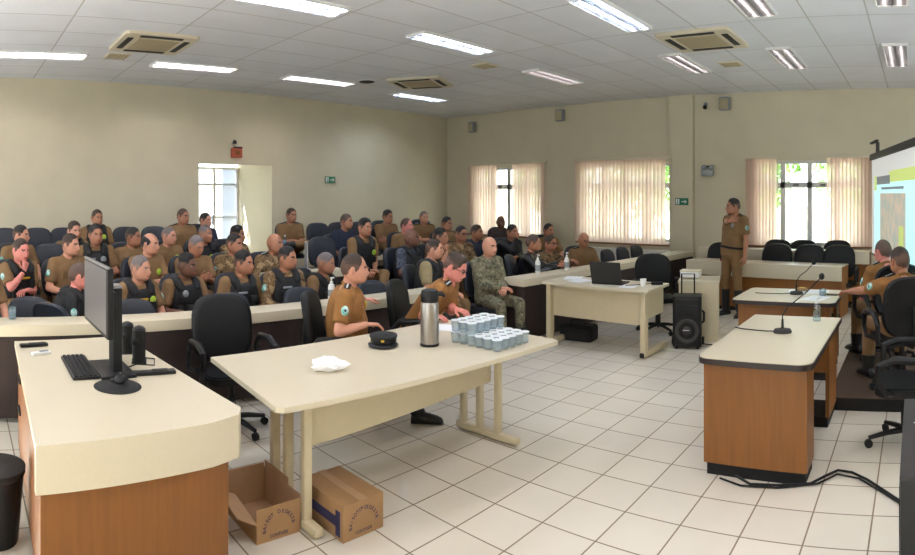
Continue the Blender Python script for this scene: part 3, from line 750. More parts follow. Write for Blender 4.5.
TORSO = [(-.22, .105, .15), (-.1, .12, .168), (.05, .118, .168), (.22, .112, .16), (.42, .118, .166), (.6, .126, .178), (.76, .118, .186), (.88, .1, .168), (.95, .078, .12), (1.0, .06, .07)]
OUT = {  # shirt material, sleeve: s short / l long, vest, trousers
 'tan': ('khaki', 's', 0, 'khaki_tr'), 'vest': ('khaki', 's', 1, 'khaki_tr'), 'camovest': ('camo_b', 'l', 1, 'camo_b'), 'camo': ('camo_b', 'l', 0, 'camo_b'),
 'green': ('camo_g', 'l', 0, 'camo_g'), 'navy': ('navy', 's', 0, 'navy'), 'amber': ('amber', 's', 0, 'khaki_tr'), 'blackl': ('vestblk', 'l', 0, 'vestblk'),
 'jacket': ('jacket', 'l', 0, 'vestblk'), 'bluevest': ('bluegrey', 's', 1, 'vestblk'), 'khakivest': ('lightkhaki', 's', 1, 'khaki_tr'), 'dark': ('darkcloth', 's', 0, 'darkcloth'), 'navyl': ('navy', 'l', 0, 'navy'), 'blackvest': ('vestblk', 's', 1, 'vestblk')}
def person(label, pos, yaw, head, hyaw, outfit, skin='skin_m', hair='short', hcol='hair_b', arms='lap', pitch=.05, seat=.42, near=False, g=1., legs='sit', badges=(), group='seated officers in the audience', roll=0.):
    """pos: floor point below the hips (world); head: head centre (world)"""
    t = thing('person', label, 'person', pos, yaw, group)
    inv = Matrix.Rotation(-yaw, 3, 'Z')
    hc = inv @ (V(head)-V(pos)); hy = hyaw-yaw
    S = .95; HS = 1.0
    Rh = Matrix.Rotation(hy, 3, 'Z') @ Matrix.Rotation(pitch, 3, 'Y') @ Matrix.Rotation(roll, 3, 'X')
    vox = .0115 if near else .0165
    vs = .013 if near else .018
    pel = V((0, 0, seat+.10)) if legs != 'stand' else V((0, 0, .93))
    nb = hc+V((-.045*math.cos(hy)*.8-.0, -.03*math.sin(hy), -.148*S))          # base of the neck
    mid = (pel+nb)/2+V((-.035, 0, 0))
    if legs == 'stand': mid = (pel+nb)/2
    def spine(f):
        if f < 0: return pel+V((.02*f, 0, f*.5))
        a = pel.lerp(mid, f); b = mid.lerp(nb, f); return a.lerp(b, f)
    def tan_(f): return spine(min(1, f+.03))-spine(f-.03 if f > .03 else f)
    sy = hy*.25; lat = lambda f: (Matrix.Rotation(sy*max(0, f), 3, 'Z') @ V((0, 1, 0)))
    belly = lambda f: 1+(g-1)*(1.6 if .0 < f < .55 else .7)
    def torso(mb, k, f0=-.3, f1=1.1, addw=0., adda=0., shift=0.):
        rings = []
        for f, a, b in TORSO:
            if f < f0 or f > f1: continue
            tt = tan_(f); la = lat(f); c = spine(f)
            dp = la.cross(tt.normalized())
            rings.append(ell_ring(c+dp*(shift+(g-1)*.06*(1 if .05 < f < .5 else 0)), tt, la, a*k*belly(f)*S+adda, b*k*(1+(g-1)*.7)*S+addw))
        mb.ring_loft(rings)
    latS = lat(.9); sh = {}
    up = (nb-spine(.8)).normalized()
    for s in (1, -1): sh[s] = nb-up*.05+latS*(s*.176*S*(1+(g-1)*.4))+V((-.005, 0, 0))
    # arms
    L1, L2 = .285*S, .25*S
    fz = seat+.10
    T = {}; pole = {s: V((-.35, s*.55, -.75)) for s in (1, -1)}; hd = {}; hn = {}; curl = .45
    def sett(s, tgt, d, n): T[s] = V(tgt); hd[s] = V(d); hn[s] = V(n)
    for s in (1, -1): sett(s, (.27, s*.12, fz+.10), (1, -s*.35, -.25), (0, 0, -1))
    if arms == 'cross':
        sett(1, (.2, -.07, nb.z-.26), (.1, -1, .1), (-1, 0, 0)); sett(-1, (.185, .07, nb.z-.29), (.1, 1, .05), (-1, 0, 0)); pole = {s: V((.1, s*.9, -.6)) for s in (1, -1)}
    elif arms == 'chin' or arms == 'face':
        f = Rh @ V((.1, .0, -.10 if arms == 'chin' else .0))+hc
        s = -1; sett(s, f+V((.03, s*.03, -.1)), (-.15, -s*.3, 1), (-1, 0, 0)); pole[s] = V((.6, s*.7, -1)); curl = .8
        sett(1, (.24, -.02, fz+.14), (.5, -1, 0), (0, 0, -1))
    elif arms == 'phone':
        for s in (1, -1): sett(s, (.3, s*.055, fz+.2), (.7, -s*.2, .25), (-.2, -s, .3))
    elif arms == 'desk':
        for s in (1, -1): sett(s, (.42, s*.13, .80), (1, -s*.3, -.05), (0, 0, -1))
    elif arms == 'clasp':
        sett(1, (.27, .03, fz+.12), (.6, -.8, -.1), (-.3, 0, -1)); sett(-1, (.26, -.03, fz+.14), (.6, .8, -.1), (-.3, 0, -1))
    elif isinstance(arms, dict):
        curl = arms.get('curl', curl)
        for s in (1, -1):
            if s in arms:
                a = arms[s]; sett(s, inv @ (V(a[0])-V(pos)) if a[3:] else V(a[0]), a[1], a[2])
                if len(a) > 4: pole[s] = V(a[4])
    body = MB(); shirt = MB(); hands = MB()
    smat, slv, vest, tr = OUT[outfit]
    torso(body, .86, f0=-.11); torso(shirt, 1.0, f0=-.12, f1=.96, addw=.012, adda=.014)
    hb = hc+Rh @ V((-.018, 0, -.06))
    body.tube([nb-up*.03, nb.lerp(hb, .5), hb], [.064*S, .058*S, .056*S], 12)
    for s in (1, -1):
        a = sh[s]; e, w = ik(a, T[s], L1, L2, pole[s])
        body.ell(a, (.054*S,)*3); body.tube([a, a.lerp(e, .5), e], [.054*S, .049*S, .042*S], 12, round_=True)
        body.tube([e, e.lerp(w, .35), w], [.041*S, .042*S, .028*S], 12, round_=True)
        hdir = hd[s]
        hands.merge(hand_mb(w+hdir.normalized()*.012, hdir, hn[s], -s if arms not in ('x',) else s, curl, S*1.02))
        shirt.ell(a-V((0, 0, .005)), (.077*S,)*3, n=14, k=10)
        shirt.tube([nb.lerp(a, .35)-up*.02, nb.lerp(a, .7)-up*.012, a], [.068*S, .072*S, .074*S], 12, round_=True)
        if slv == 's':
            q = a.lerp(e, .78); shirt.tube([a, a.lerp(e, .4), q], [.072*S, .07*S, .068*S], 14)
        else:
            shirt.tube([a, a.lerp(e, .5), e], [.07*S, .064*S, .056*S], 14, round_=True); shirt.tube([e, e.lerp(w, .4), e.lerp(w, .93)], [.056*S, .053*S, .042*S], 14, round_=True)
        sh[(s, 'e')] = e; sh[(s, 'w')] = w
    # collar
    cr = []
    for k in range(14):
        th = 2*PI*k/14; dp = latS.cross(up)
        cr.append(nb+up*.012+dp*(math.cos(th)*.066*S+.008)+latS*(math.sin(th)*.07*S)-up*.02*math.cos(th))
    shirt.tube(cr+[cr[0]], .0155, 8)
    # legs
    trs = MB(); boots = []
    hip = pel-V((0, 0, .02))
    for s in (1, -1):
        h = hip+V((0, s*.085*S, 0)); 
        if legs == 'stand':
            k = h+V((.015, s*.03, -.42)); an = k+V((-.03, s*.02, -.40)); fd = V((1, s*.25, 0))
        elif legs == 'cross' and s == 1:
            k = h+V((.36, .10, .12)); an = k+V((.1, -.34, -.02)); fd = V((.7, -.5, -.2))
        elif legs == 'tuck':
            k = h+V((.34, s*.06, -.02)); an = V((k.x-.14, k.y, .10)); fd = V((1, s*.1, 0))
        elif legs == 'knee' and s == 1:
            k = h+V((.40, .02, .12)); an = k+V((.2, -.2, -.22)); fd = V((.8, -.3, -.4))
        elif legs == 'stretch':
            k = h+V((.37, s*.05, -.01)); an = V((k.x+(.2 if s < 0 else -.14), k.y, .10)); fd = V((1, s*.05, 0))
        elif legs == 'fwd':
            k = h+V((.38, s*.09-.03, 0)); an = V((k.x+.2, k.y-.06, .10)); fd = V((1, -.25, 0))
        else:
            k = h+V((.40, s*.07, -.02)); an = V((k.x-.02+.06*(s < 0), k.y+s*.02, .10)); fd = V((1, s*.2, 0))
        body.tube([h, h.lerp(k, .5), k], [.076*S, .07*S, .054*S], 12, round_=True); body.tube([k, k.lerp(an, .35), an], [.053*S, .052*S, .036*S], 12, round_=True)
        trs.tube([h, h.lerp(k, .5), k], [.1*S, .084*S, .07*S], 14, round_=True); trs.tube([k, k.lerp(an, .4), an], [.07*S, .066*S, .058*S], 14, round_=True)
        fd.normalize(); b = MB(); nu = V((0, 0, 1))
        cu = (k-an).normalized()
        hi = .30 if legs == 'stand' else .10
        b.tube([an+cu*hi, an+cu*.04, an-cu*.03], [.066, .06, .054], 14)
        rr = []
        a0 = an-cu*.055; la = fd.cross(cu).normalized(); u2 = la.cross(fd).normalized()
        if u2.dot(cu) < 0: u2 = -u2
        for x, wd, ht in ((-.075, .026, .03), (-.06, .036, .045), (0, .039, .05), (.07, .044, .042), (.13, .043, .032), (.165, .032, .022), (.175, .015, .01)):
            c = a0+fd*x+u2*(ht-.045)
            rr.append([c+la*wd*math.cos(2*PI*j/12)+u2*ht*math.sin(2*PI*j/12) for j in range(12)])
        b.ring_loft(rr)
        b.build('boot', M['boot'], t, sharp=60)
    rr = []
    for f, a, b in ((-.2, .105, .15), (-.1, .122, .17), (.05, .122, .172), (.16, .12, .168)):
        rr.append(ell_ring(spine(f), tan_(max(f, 0)), V((0, 1, 0)), a*S*belly(f)+.008, b*S*(1+(g-1)*.7)+.008))
    trs.ring_loft(rr)
    hm = MB(); hm.merge(head_mb(), Matrix.Translation(hc) @ Rh.to_4x4() @ Matrix.Scale(HS, 4)); hands.merge(hm)
    hmat = M[hcol]
    queue(body, vox, 'body', [M[skin], hmat, M['white_of_eye'], M['iris'], M['lip']], t, hands)
    queue(shirt, vs, 'shirt', [M[smat]], t)
    queue(trs, vs, 'trousers', [M[tr]], t)
    if hair != 'none':
        th = {'short': .009, 'buzz': .003, 'fringe': .004, 'receding': .005, 'full': .018}[hair]; fade = M['fade_g'] if hcol == 'hair_g' else (M['fade_b'] if hair != 'fringe' else hmat)
        MB().merge(hair_mb({'buzz': 'short', 'full': 'short'}.get(hair, hair), th), Matrix.Translation(hc) @ Rh.to_4x4() @ Matrix.Scale(HS, 4)).build('hair', [M['hair_s'] if hair == 'buzz' and hcol == 'hair_b' else hmat, fade], t, sharp=80)
    f_at = lambda f, x, out: (lambda c, la, tt: c+la.cross(tt).normalized()*out+la*x)(spine(f), lat(f), tan_(f).normalized())
    dep = lambda f: lerp_tab(f, [(a, b) for a, b, c in TORSO])*S*belly(f)
    # belt
    if not vest and outfit not in ('green', 'jacket', 'navyl', 'navy'):
        bm_ = MB(); rb = []
        for f in (.11, .17): rb.append(ell_ring(spine(f)+V(((g-1)*.06, 0, 0)), tan_(f), lat(f), .117*S*belly(f)+.021, .164*S*(1+(g-1)*.7)+.019))
        bm_.ring_loft(rb); bm_.build('belt', M['matte'], t)
    if vest:
        vb = MB(); rings = []
        for f, ka, wd in ((.1, 1., .17), (.12, 1.06, .178), (.3, 1.06, .178), (.5, 1.06, .176), (.68, 1.03, .165), (.8, 1.0, .158), (.88, .95, .150), (.93, .85, .13)):
            rings.append(ell_ring(spine(f), tan_(f), lat(f), dep(f)*ka+.036, wd*S+.016, e=3))
        vb.ring_loft(rings)
        for s in (1, -1):
            p0 = f_at(.82, s*.085, dep(.82)+.02); p1 = nb+latS*s*.105+up*.012+latS.cross(up)*.0; p2 = f_at(.82, s*.085, -dep(.82)-.015)
            m1 = (p0+p1)/2+latS.cross(up)*.03
            vb.tube([p0, m1, p1-up*.012, (p1+p2)/2-latS.cross(up)*.02, p2], [.036, .046, .05, .046, .036], 10)
        vo = vb.build('vest', M['vestblk'], t, sharp=50)
        tt = tan_(.35).normalized(); la = lat(.35); dp = la.cross(tt).normalized(); rot = Matrix((dp, la, tt)).transposed()
        for x, f, w, h in ((-.1, .26, .07, .1), (-.015, .26, .075, .1), (.075, .26, .075, .1), (.08, .52, .08, .08), (-.08, .55, .08, .06)):
            MB().box(f_at(f, x, dep(f)*1.05+.045-abs(x)*.15), (.045, w, h), rot=rot, bev=.012).build('pouch', M['matte'], vo)
    for bd in badges:
        k = bd[0]
        if k == 'badge':     # round badge on the chest
            x, f, col = bd[1:]
            o = dep(f)*(1.06 if vest else 1.)+(.052 if vest else .026)
            tt = tan_(f).normalized(); la = lat(f); dp = la.cross(tt).normalized(); c = f_at(f, x, o-abs(x)*.2)
            MB().ell(c, (.012, .034, .038), Matrix((dp, la, tt)).transposed(), m=0).build('chest_badge', M[col], t)
        elif k == 'strip':
            x, f, col, w = bd[1:]
            tt = tan_(f).normalized(); la = lat(f); dp = la.cross(tt).normalized(); c = f_at(f, x, dep(f)*(1.06 if vest else 1.)+(.05 if vest else .02)-abs(x)*.15)
            MB().box(c, (.016, w, .02), rot=Matrix((dp, la, tt)).transposed(), bev=.004).build('name_tape', M[col], t)
        elif k == 'patch':   # badge on the sleeve
            s = bd[1]; a = sh[s]; e = sh[(s, 'e')]; ax = (e-a).normalized(); o_ = (latS*s+V((.35, 0, 0))); o_ = (o_-ax*o_.dot(ax)).normalized(); sd = ax.cross(o_)
            c = a.lerp(e, .45)+o_*.066*S
            pt = MB().ell(c, (.012, .03, .038), Matrix((o_, sd, ax)).transposed()).build('sleeve_patch', M[bd[2] if len(bd) > 2 else 'patch'], t)
            if near: MB().ell(c+o_*.008, (.008, .011, .012), Matrix((o_, sd, ax)).transposed()).build('emblem', M['ink'], pt)
        elif k == 'epaulette':
            for s in (1, -1):
                a = sh[s]; c = nb.lerp(a, .72)+up*.062*S; ax = (a-nb).normalized(); u2 = (up-ax*up.dot(ax)).normalized(); f2 = ax.cross(u2)
                ep = MB().box(c, (.1, .05, .014), rot=Matrix((ax, f2, u2)).transposed(), bev=.006).build('epaulette', M['matte'], t)
                stt = MB()
                for q_ in (-.025, .0, .025): stt.box(c+ax*q_+u2*.008, (.014, .014, .006), rot=Matrix((ax, f2, u2)).transposed(), bev=.002)
                stt.build('rank_star', M['foil'], ep)
        elif k == 'glasses':
            gl = MB(); X = lambda p: hc+Rh @ (V(p)*HS)
            for s in (1, -1):
                gl.tube([X((.1, s*.034+.02*math.cos(j*PI/5), .004+.015*math.sin(j*PI/5))) for j in range(11)], .0028, 5)
                gl.tube([X((.098, s*.054, .008)), X((.06, s*.076, .01)), X((.0, s*.083, .008))], .0028, 5)
            gl.tube([X((.1, -.014, .006)), X((.112, 0, .008)), X((.1, .014, .006))], .0026, 5)
            gl.build('glasses', M['matte'], t)
        elif k == 'holster':
            c = spine(.06)+V((0, -.19*S, -.06)); h = MB().box(c, (.09, .05, .2), bev=.02).box(c+V((0, 0, .12)), (.06, .04, .07), bev=.012); h.build('holster', M['matte'], t)
        elif k == 'pocket':
            for x in (-.085, .085):
                f = .66; tt = tan_(f).normalized(); la = lat(f); dp = la.cross(tt).normalized()
                MB().box(f_at(f, x, dep(f)+.008-abs(x)*.1), (.018, .085, .09), rot=Matrix((dp, la, tt)).transposed(), bev=.008).build('breast_pocket', M[smat], t)
        elif k == 'watch':
            s = bd[1]; e, w = sh[(s, 'e')], sh[(s, 'w')]; MB().tube([e.lerp(w, .9), e.lerp(w, .98)], .034, 12).build('watch', M['matte'], t)
    return t
PEOPLE = [
  ((-5.39, 0.19, 0), 0.57, (-5.35, 0.22, 1.173), 1.01, 'tan', 'skin_l', 'short', 'hair_n', 'lap', dict(legs='tuck'), 'khaki shirted officer cut off by the left edge, only the bent arm showing', 'the officer cut off at the left edge'),
  ((-5.43, 0.96, 0), 1.29, (-5.40, 1.08, 1.030), 1.46, 'blackvest', 'skin_p', 'buzz', 'hair_b', 'lap', dict(badges=(('patch',-1),), legs='tuck'), 'flushed officer in dark clothes mostly hidden by the left edge of the monitor', 'the officer half hidden by the monitor'),
  ((-5.61, 1.69, 0), 0.14, (-5.55, 1.70, 1.061), 0.66, 'vest', 'skin_l', 'short', 'hair_g', 'lap', dict(badges=(('badge',.09,.68,'lime'),('strip',-.03,.72,'gold',.12),('patch',1)), legs='tuck'), 'grey haired officer in black vest with lime badge, right of the black monitor stand', 'the grey haired officer beside the monitor'),
  ((-5.77, 2.25, 0), -0.02, (-5.72, 2.24, 1.048), 0.67, 'vest', 'skin_d', 'full', 'hair_b', 'lap', dict(badges=(('badge',-.06,.74,'lens'),), legs='tuck'), 'dark skinned officer in black vest seated left of the large black office chair', 'the dark skinned front row officer'),
  ((-5.63, 2.80, 0), -0.08, (-5.55, 2.79, 1.067), 0.62, 'vest', 'skin_m', 'full', 'hair_b', 'lap', dict(badges=(('strip',-.05,.72,'lens',.1),), legs='tuck'), 'dark haired officer in black vest directly above the large black office chair', 'the front officer above the large office chair'),
  ((-5.47, 3.24, 0), -0.10, (-5.42, 3.23, 1.108), 0.51, 'camovest', 'skin_m', 'short', 'hair_b', 'lap', dict(badges=(('patch',-1),('strip',-.05,.72,'lens',.1)), legs='tuck'), 'front row officer in camouflage sleeves and black vest, right of the bright doorway', 'the front officer with camouflage sleeves'),
  ((-5.65, 3.77, 0), 0.36, (-5.56, 3.81, 1.008), 0.62, 'vest', 'skin_m', 'buzz', 'hair_g', 'lap', dict(badges=(('patch',-1),), pitch=.2, legs='tuck'), 'crop haired officer leaning forward behind the white sanitiser bottle', 'the officer leaning behind the sanitiser bottle'),
  ((-6.47, 0.62, 0.12), 0.42, (-6.40, 0.65, 1.179), 0.51, 'vest', 'skin_p', 'short', 'hair_n', 'chin', dict(pitch=.15, badges=(('patch',-1),('strip',0,.72,'gold',.1),('watch',-1))), 'pink faced officer in black vest holding his hand to his chin, far left', 'the pink faced officer'),  # pink light on his face is put into the skin colour
  ((-6.51, 1.17, 0.12), 0.25, (-6.45, 1.19, 1.222), 0.78, 'tan', 'skin_l', 'short', 'hair_n', 'lap', dict(badges=(('patch',-1),('strip',.06,.7,'matte',.08),('pocket',))), 'fair officer in plain khaki shirt just left of the monitor top', 'the fair officer above the monitor'),
  ((-6.46, 2.06, 0.12), 0.21, (-6.40, 2.07, 1.219), 0.77, 'tan', 'skin_l', 'fringe', 'hair_b', 'cross', dict(badges=(('badge',.08,.66,'lime'),)), 'balding officer with lime chest badge, behind the grey haired front officer', 'the balding officer with the lime badge'),
  ((-6.43, 2.60, 0.12), 0.05, (-6.35, 2.60, 1.191), 0.31, 'tan', 'skin_m', 'buzz', 'hair_g', 'phone', dict(pitch=.35), 'grey cropped officer looking down at the phone in his hands', 'the officer looking at his phone'),
  ((-6.54, 3.15, 0.12), -0.01, (-6.50, 3.15, 1.178), 0.51, 'camo', 'skin_m', 'short', 'hair_b', 'lap', dict(badges=(('patch',-1),)), 'officer in camouflage with white sleeve patch, left behind the front officer in vest', 'the camouflaged officer below the doorway'),
  ((-6.45, 3.63, 0.12), 0.01, (-6.40, 3.64, 1.173), 0.57, 'camo', 'skin_m', 'none', 'hair_b', 'lap', dict(badges=(('epaulette',),)), 'bald officer in camouflage in front of the right side of the doorway', 'the bald officer before the doorway'),
  ((-7.44, 0.74, 0.22), 0.34, (-7.40, 0.75, 1.270), 1.03, 'tan', 'skin_l', 'short', 'hair_b', 'lap', dict(badges=(('patch',-1),)), 'khaki officer seated directly behind the pink faced officer', 'the officer behind the pink faced man'),
  ((-7.80, 1.47, 0.22), 0.16, (-7.75, 1.48, 1.291), 0.33, 'vest', 'skin_l', 'full', 'hair_n', 'lap', dict(), 'brown haired officer in black vest behind the fair khaki officer', 'the brown haired officer at the back left'),
  ((-7.10, 1.62, 0.22), -0.14, (-7.05, 1.61, 1.287), 0.12, 'vest', 'skin_m', 'full', 'hair_b', 'lap', dict(badges=(('badge',.08,.7,'lens'),('strip',-.06,.72,'lens',.09))), 'black haired officer in black vest facing the camera, above the monitor', 'the black haired officer above the monitor'),
  ((-7.35, 2.13, 0.22), 0.15, (-7.30, 2.14, 1.234), 0.80, 'tan', 'skin_m', 'short', 'hair_b', 'clasp', dict(badges=(('pocket',),)), 'officer in khaki shirt before an empty chair, left of the balding officer', 'the khaki officer left of the balding officer'),
  ((-7.45, 2.65, 0.22), 0.04, (-7.40, 2.65, 1.229), 0.62, 'tan', 'skin_l', 'buzz', 'hair_g', 'lap', dict(badges=(('badge',.09,.66,'lime'),)), 'pale crop haired khaki officer right behind the balding officer', 'the crop haired officer behind the balding one'),
  ((-7.45, 3.16, 0.22), -0.05, (-7.40, 3.16, 1.242), 0.47, 'blackvest', 'skin_m', 'buzz', 'hair_g', 'lap', dict(badges=(('badge',.05,.62,'lime'),)), 'grey headed officer in black with lime badge, below the left edge of the doorway', 'the grey headed officer in black'),
  ((-7.45, 3.62, 0.22), 0.15, (-7.40, 3.63, 1.220), 0.77, 'camo', 'skin_m', 'full', 'hair_b', 'lap', dict(), 'dark haired officer in camouflage right in front of the bright doorway middle', 'the dark haired officer before the doorway'),
  ((-8.64, 1.98, 0.36), -0.02, (-8.60, 1.98, 1.423), 0.21, 'vest', 'skin_m', 'short', 'hair_n', 'lap', dict(badges=(('badge',.08,.72,'lime'),)), 'last row officer in black vest alone against the left wall', 'the last row officer at left'),
  ((-8.54, 3.28, 0.36), -0.11, (-8.50, 3.27, 1.434), 0.42, 'tan', 'skin_m', 'buzz', 'hair_b', 'lap', dict(badges=(('epaulette',),('pocket',))), 'last row khaki officer against the wall just left of the doorway', 'the khaki officer left of the doorway'),
  ((-8.89, 3.78, 0.36), 0.03, (-8.85, 3.78, 1.352), 0.56, 'navy', 'skin_l', 'short', 'hair_b', 'cross', dict(), 'last row officer in dark shirt sitting before the door glass, arms folded', 'the last row officer before the door glass'),
  ((-8.64, 5.22, 0.36), -0.28, (-8.60, 5.21, 1.416), 0.07, 'tan', 'skin_m', 'short', 'hair_n', 'clasp', dict(legs='cross', badges=(('epaulette',),)), 'khaki officer with crossed legs in the last row, right of the doorway', 'the officer with crossed legs'),
  ((-7.48, 5.44, 0.22), 0.06, (-7.40, 5.45, 1.354), 0.41, 'navy', 'skin_m', 'buzz', 'hair_b', 'lap', dict(), 'man in plain navy t-shirt among empty dark chairs', 'the man in the navy t-shirt'),
  ((-6.43, 4.98, 0.12), -0.05, (-6.35, 4.98, 1.324), 0.12, 'vest', 'skin_m', 'full', 'hair_b', 'clasp', dict(legs='knee', badges=(('badge',.09,.7,'lime'),('watch',-1))), 'dark haired officer in black vest with legs visible, right of the navy t-shirt man', 'the officer with visible legs'),
  ((-8.35, 7.04, 0.36), -0.27, (-8.30, 7.03, 1.360), 0.17, 'tan', 'skin_m', 'full', 'hair_b', 'cross', dict(), 'khaki officer with folded arms in the last row, above the officer with visible legs', 'the last row officer with folded arms'),
  ((-7.25, 6.51, 0.22), -0.21, (-7.20, 6.49, 1.266), 0.31, 'tan', 'skin_p', 'receding', 'hair_s', 'lap', dict(), 'ruddy balding khaki officer above the dark skinned officer', 'the ruddy khaki officer'),
  ((-8.24, 7.86, 0.36), -0.50, (-8.20, 7.83, 1.333), -0.33, 'tan', 'skin_l', 'buzz', 'hair_g', 'cross', dict(badges=(('epaulette',),)), 'pale crop haired khaki officer in the last row near the room corner', 'the pale last row officer near the corner'),
  ((-5.95, 5.39, 0.12), 0.22, (-5.90, 5.40, 1.193), 0.52, 'bluevest', 'skin_d', 'none', 'hair_b', 'lap', dict(), 'bald dark skinned officer in black vest with grey patterned sleeves', 'the bald dark skinned officer'),
  ((-7.14, 7.33, 0.22), -0.45, (-7.10, 7.31, 1.269), -0.01, 'tan', 'skin_m', 'short', 'hair_b', 'lap', dict(), 'dark haired khaki officer in front of the room corner', 'the khaki officer at the room corner'),
  ((-6.08, 6.03, 0.12), 0.08, (-6.00, 6.04, 1.170), 0.52, 'tan', 'skin_m', 'full', 'hair_b', 'chin', dict(), 'black haired khaki officer resting chin on hand behind the officer reading', 'the officer with chin on hand'),
  ((-6.20, 6.64, 0.12), -0.39, (-6.15, 6.63, 1.177), -0.04, 'camo', 'skin_m', 'short', 'hair_b', 'lap', dict(badges=(('glasses',),)), 'officer in brown camouflage with glasses, left of the far left window', 'the camouflaged officer left of the window'),
  ((-5.15, 5.00, 0), 0.44, (-5.10, 5.03, 1.124), 0.71, 'khakivest', 'skin_l', 'short', 'hair_n', 'lap', dict(), 'officer in pale khaki sleeves and black vest, just behind the officer reading', 'the officer in pale khaki and vest'),
  ((-6.35, 7.16, 0.12), -0.15, (-6.30, 7.15, 1.169), 0.20, 'navyl', 'skin_m', 'short', 'hair_n', 'lap', dict(), 'man in dark navy jacket before the left side of the far window', 'the man in the dark navy jacket'),
  ((-4.80, 5.67, 0), -0.17, (-4.78, 5.66, 1.132), -0.08, 'green', 'skin_l', 'none', 'hair_b', 'clasp', dict(g=1.1), 'bald man in grey green camouflage uniform sitting at the aisle end', 'the man in grey green camouflage'),
  ((-7.12, 8.76, 0.22), -0.71, (-7.10, 8.74, 1.253), -0.54, 'dark', 'skin_d', 'none', 'hair_b', 'cross', dict(), 'bald man in dark clothes silhouetted before the far left window gap', 'the man silhouetted at the window'),
  ((-6.11, 7.75, 0.12), -0.30, (-6.05, 7.73, 1.158), -0.03, 'blackl', 'skin_m', 'short', 'hair_b', 'face', dict(), 'man in black with one hand raised to his face', 'the man with a hand on his face'),
  ((-5.02, 6.76, 0), 0.46, (-4.95, 6.79, 1.095), 0.66, 'jacket', 'skin_m', 'buzz', 'hair_b', 'desk', dict(), 'man in shiny black leather jacket leaning on the right counter', 'the man in the leather jacket'),
  ((-6.04, 8.72, 0.12), -0.53, (-6.00, 8.69, 1.138), -0.27, 'tan', 'skin_m', 'short', 'hair_b', 'lap', dict(), 'black haired khaki officer between the two left windows', 'the khaki officer between the windows'),
  ((-5.23, 7.51, 0), -0.18, (-5.15, 7.50, 1.033), -0.01, 'camo', 'skin_m', 'short', 'hair_n', 'desk', dict(badges=(('glasses',),)), 'officer in brown camouflage beside the leather jacket, hands on the counter', 'the camouflaged officer at the right counter'),
  ((-5.05, 8.26, 0), -0.59, (-5.00, 8.22, 1.044), -0.50, 'tan', 'skin_m', 'none', 'hair_b', 'lap', dict(pitch=.3,badges=(('epaulette',),)), 'bald khaki officer alone under the left end of the middle window', 'the bald officer under the middle window'),
]
AUD = make_chair('audience_chair', '', 'navy_fab', .215, .5, .93, False, group='dark audience chairs')
used = []
LOW = make_chair('audience_chair', '', 'navy_fab', .205, .4, .835, False, group='dark chairs tucked under the left counter')
def put(proto, x, y, z, rz, label, group=None):
    if proto not in used:
        used.append(proto); proto.location = (x, y, z); proto.rotation_euler = (0, 0, rz); proto['label'] = label
        if group: proto['group'] = group
        return proto
    return dup(proto, (x, y, z), rz, label, group)
for pos, yaw, head, hyaw, outfit, skin, hair, hcol, arms, kw, label, nick in PEOPLE:
    person(label, pos, yaw, head, hyaw, outfit, skin, hair, hcol, arms, **kw)
    if label.startswith('flushed'): put(LOW, -5.35, .95, 0, 2.27, 'low dark chair holding '+nick+', its back to the camera'); continue
    put(AUD, pos[0]-.03*math.cos(yaw), pos[1]-.03*math.sin(yaw), pos[2], yaw, 'dark audience chair holding '+nick)
# empty audience chairs
EMPTY = [(-8.4, .62, .36, -.1, 'empty dark chair at the left edge against the back wall'), (-8.4, 1.1, .36, -.05, 'empty dark chair of the last row, right of the one at the left edge'),
 (-8.4, 1.5, .36, 0, 'empty dark chair of the last row behind the brown haired officer'), (-7.3, 1.12, .22, -.1, 'empty dark chair behind the pink faced and the fair officer'),
 (-8.4, 2.42, .36, 0, 'empty dark chair of the last row behind the khaki officer left of the balding one'), (-8.4, 2.86, .36, 0, 'empty dark chair of the last row, left of the khaki officer by the doorway'),
 (-8.25, 5.62, .36, -.1, 'empty dark chair next to the officer with crossed legs'), (-8.25, 6.05, .36, -.1, 'empty dark chair, middle of the three in the last row right of the doorway'),
 (-8.25, 6.5, .36, -.1, 'empty dark chair of the last row right behind the navy t-shirt man'), (-7.1, 4.9, .22, -.2, 'large looking empty dark chair in front of the three last row empty chairs'),
 (-4.8, 9.0, 0, 0, 'leftmost of three empty dark chairs under the middle window'), (-4.8, 9.55, 0, 0, 'middle of three empty dark chairs under the middle window'), (-4.8, 10.1, 0, 0, 'rightmost of three empty dark chairs under the middle window')]
TUCK = [ (-5.28, .6, 0, -.15, 'empty blue grey chair behind the left counter, next to the glass of water'), (-4.97, 1.5, 0, -.1, 'dark chair pushed under the counter before the grey haired front officer'),
 (-4.97, 2.44, 0, -.1, 'dark chair pushed under the counter, peeking out behind the large office chair'), (-4.95, 3.22, 0, -.1, 'rounded dark chair pushed under the counter, left of the white sanitiser bottle'),
 (-4.93, 4.1, 0, -.1, 'dark chair pushed under the counter behind the seated amber shirted officers')]
for x, y, z, rz, lab in TUCK: put(LOW, x, y, z, rz, lab)
for x, y, z, rz, lab in EMPTY: put(LOW if 'under the middle window' in lab else AUD, x, y, z, rz, lab, 'dark audience chairs')
OFF = make_chair('office_chair', '', 'leather', .25, .47, .985, True, sw=.24, sz=.46, group='black office chairs with armrests')
put(OFF, -4.13, 1.98, 0, -.06, 'large empty black office chair at the left end of the central table')
put(OFF, -3.96, 2.83, 0, .8, 'black office chair holding the amber shirted officer at the table middle')
put(OFF, -4.03, 3.79, 0, .55, 'black office chair holding the officer who reads at the table end')
put(OFF, -3.22, 7.12, 0, -PI/2+.75, 'empty dark office chair behind the laptop table')
put(OFF, -.08, 4.32, 0, PI, 'empty black office chair at the right edge, nearest to the camera')
put(OFF, -.13, 5.27, .106, 1.98, 'black office chair holding the nearer officer at the right edge')
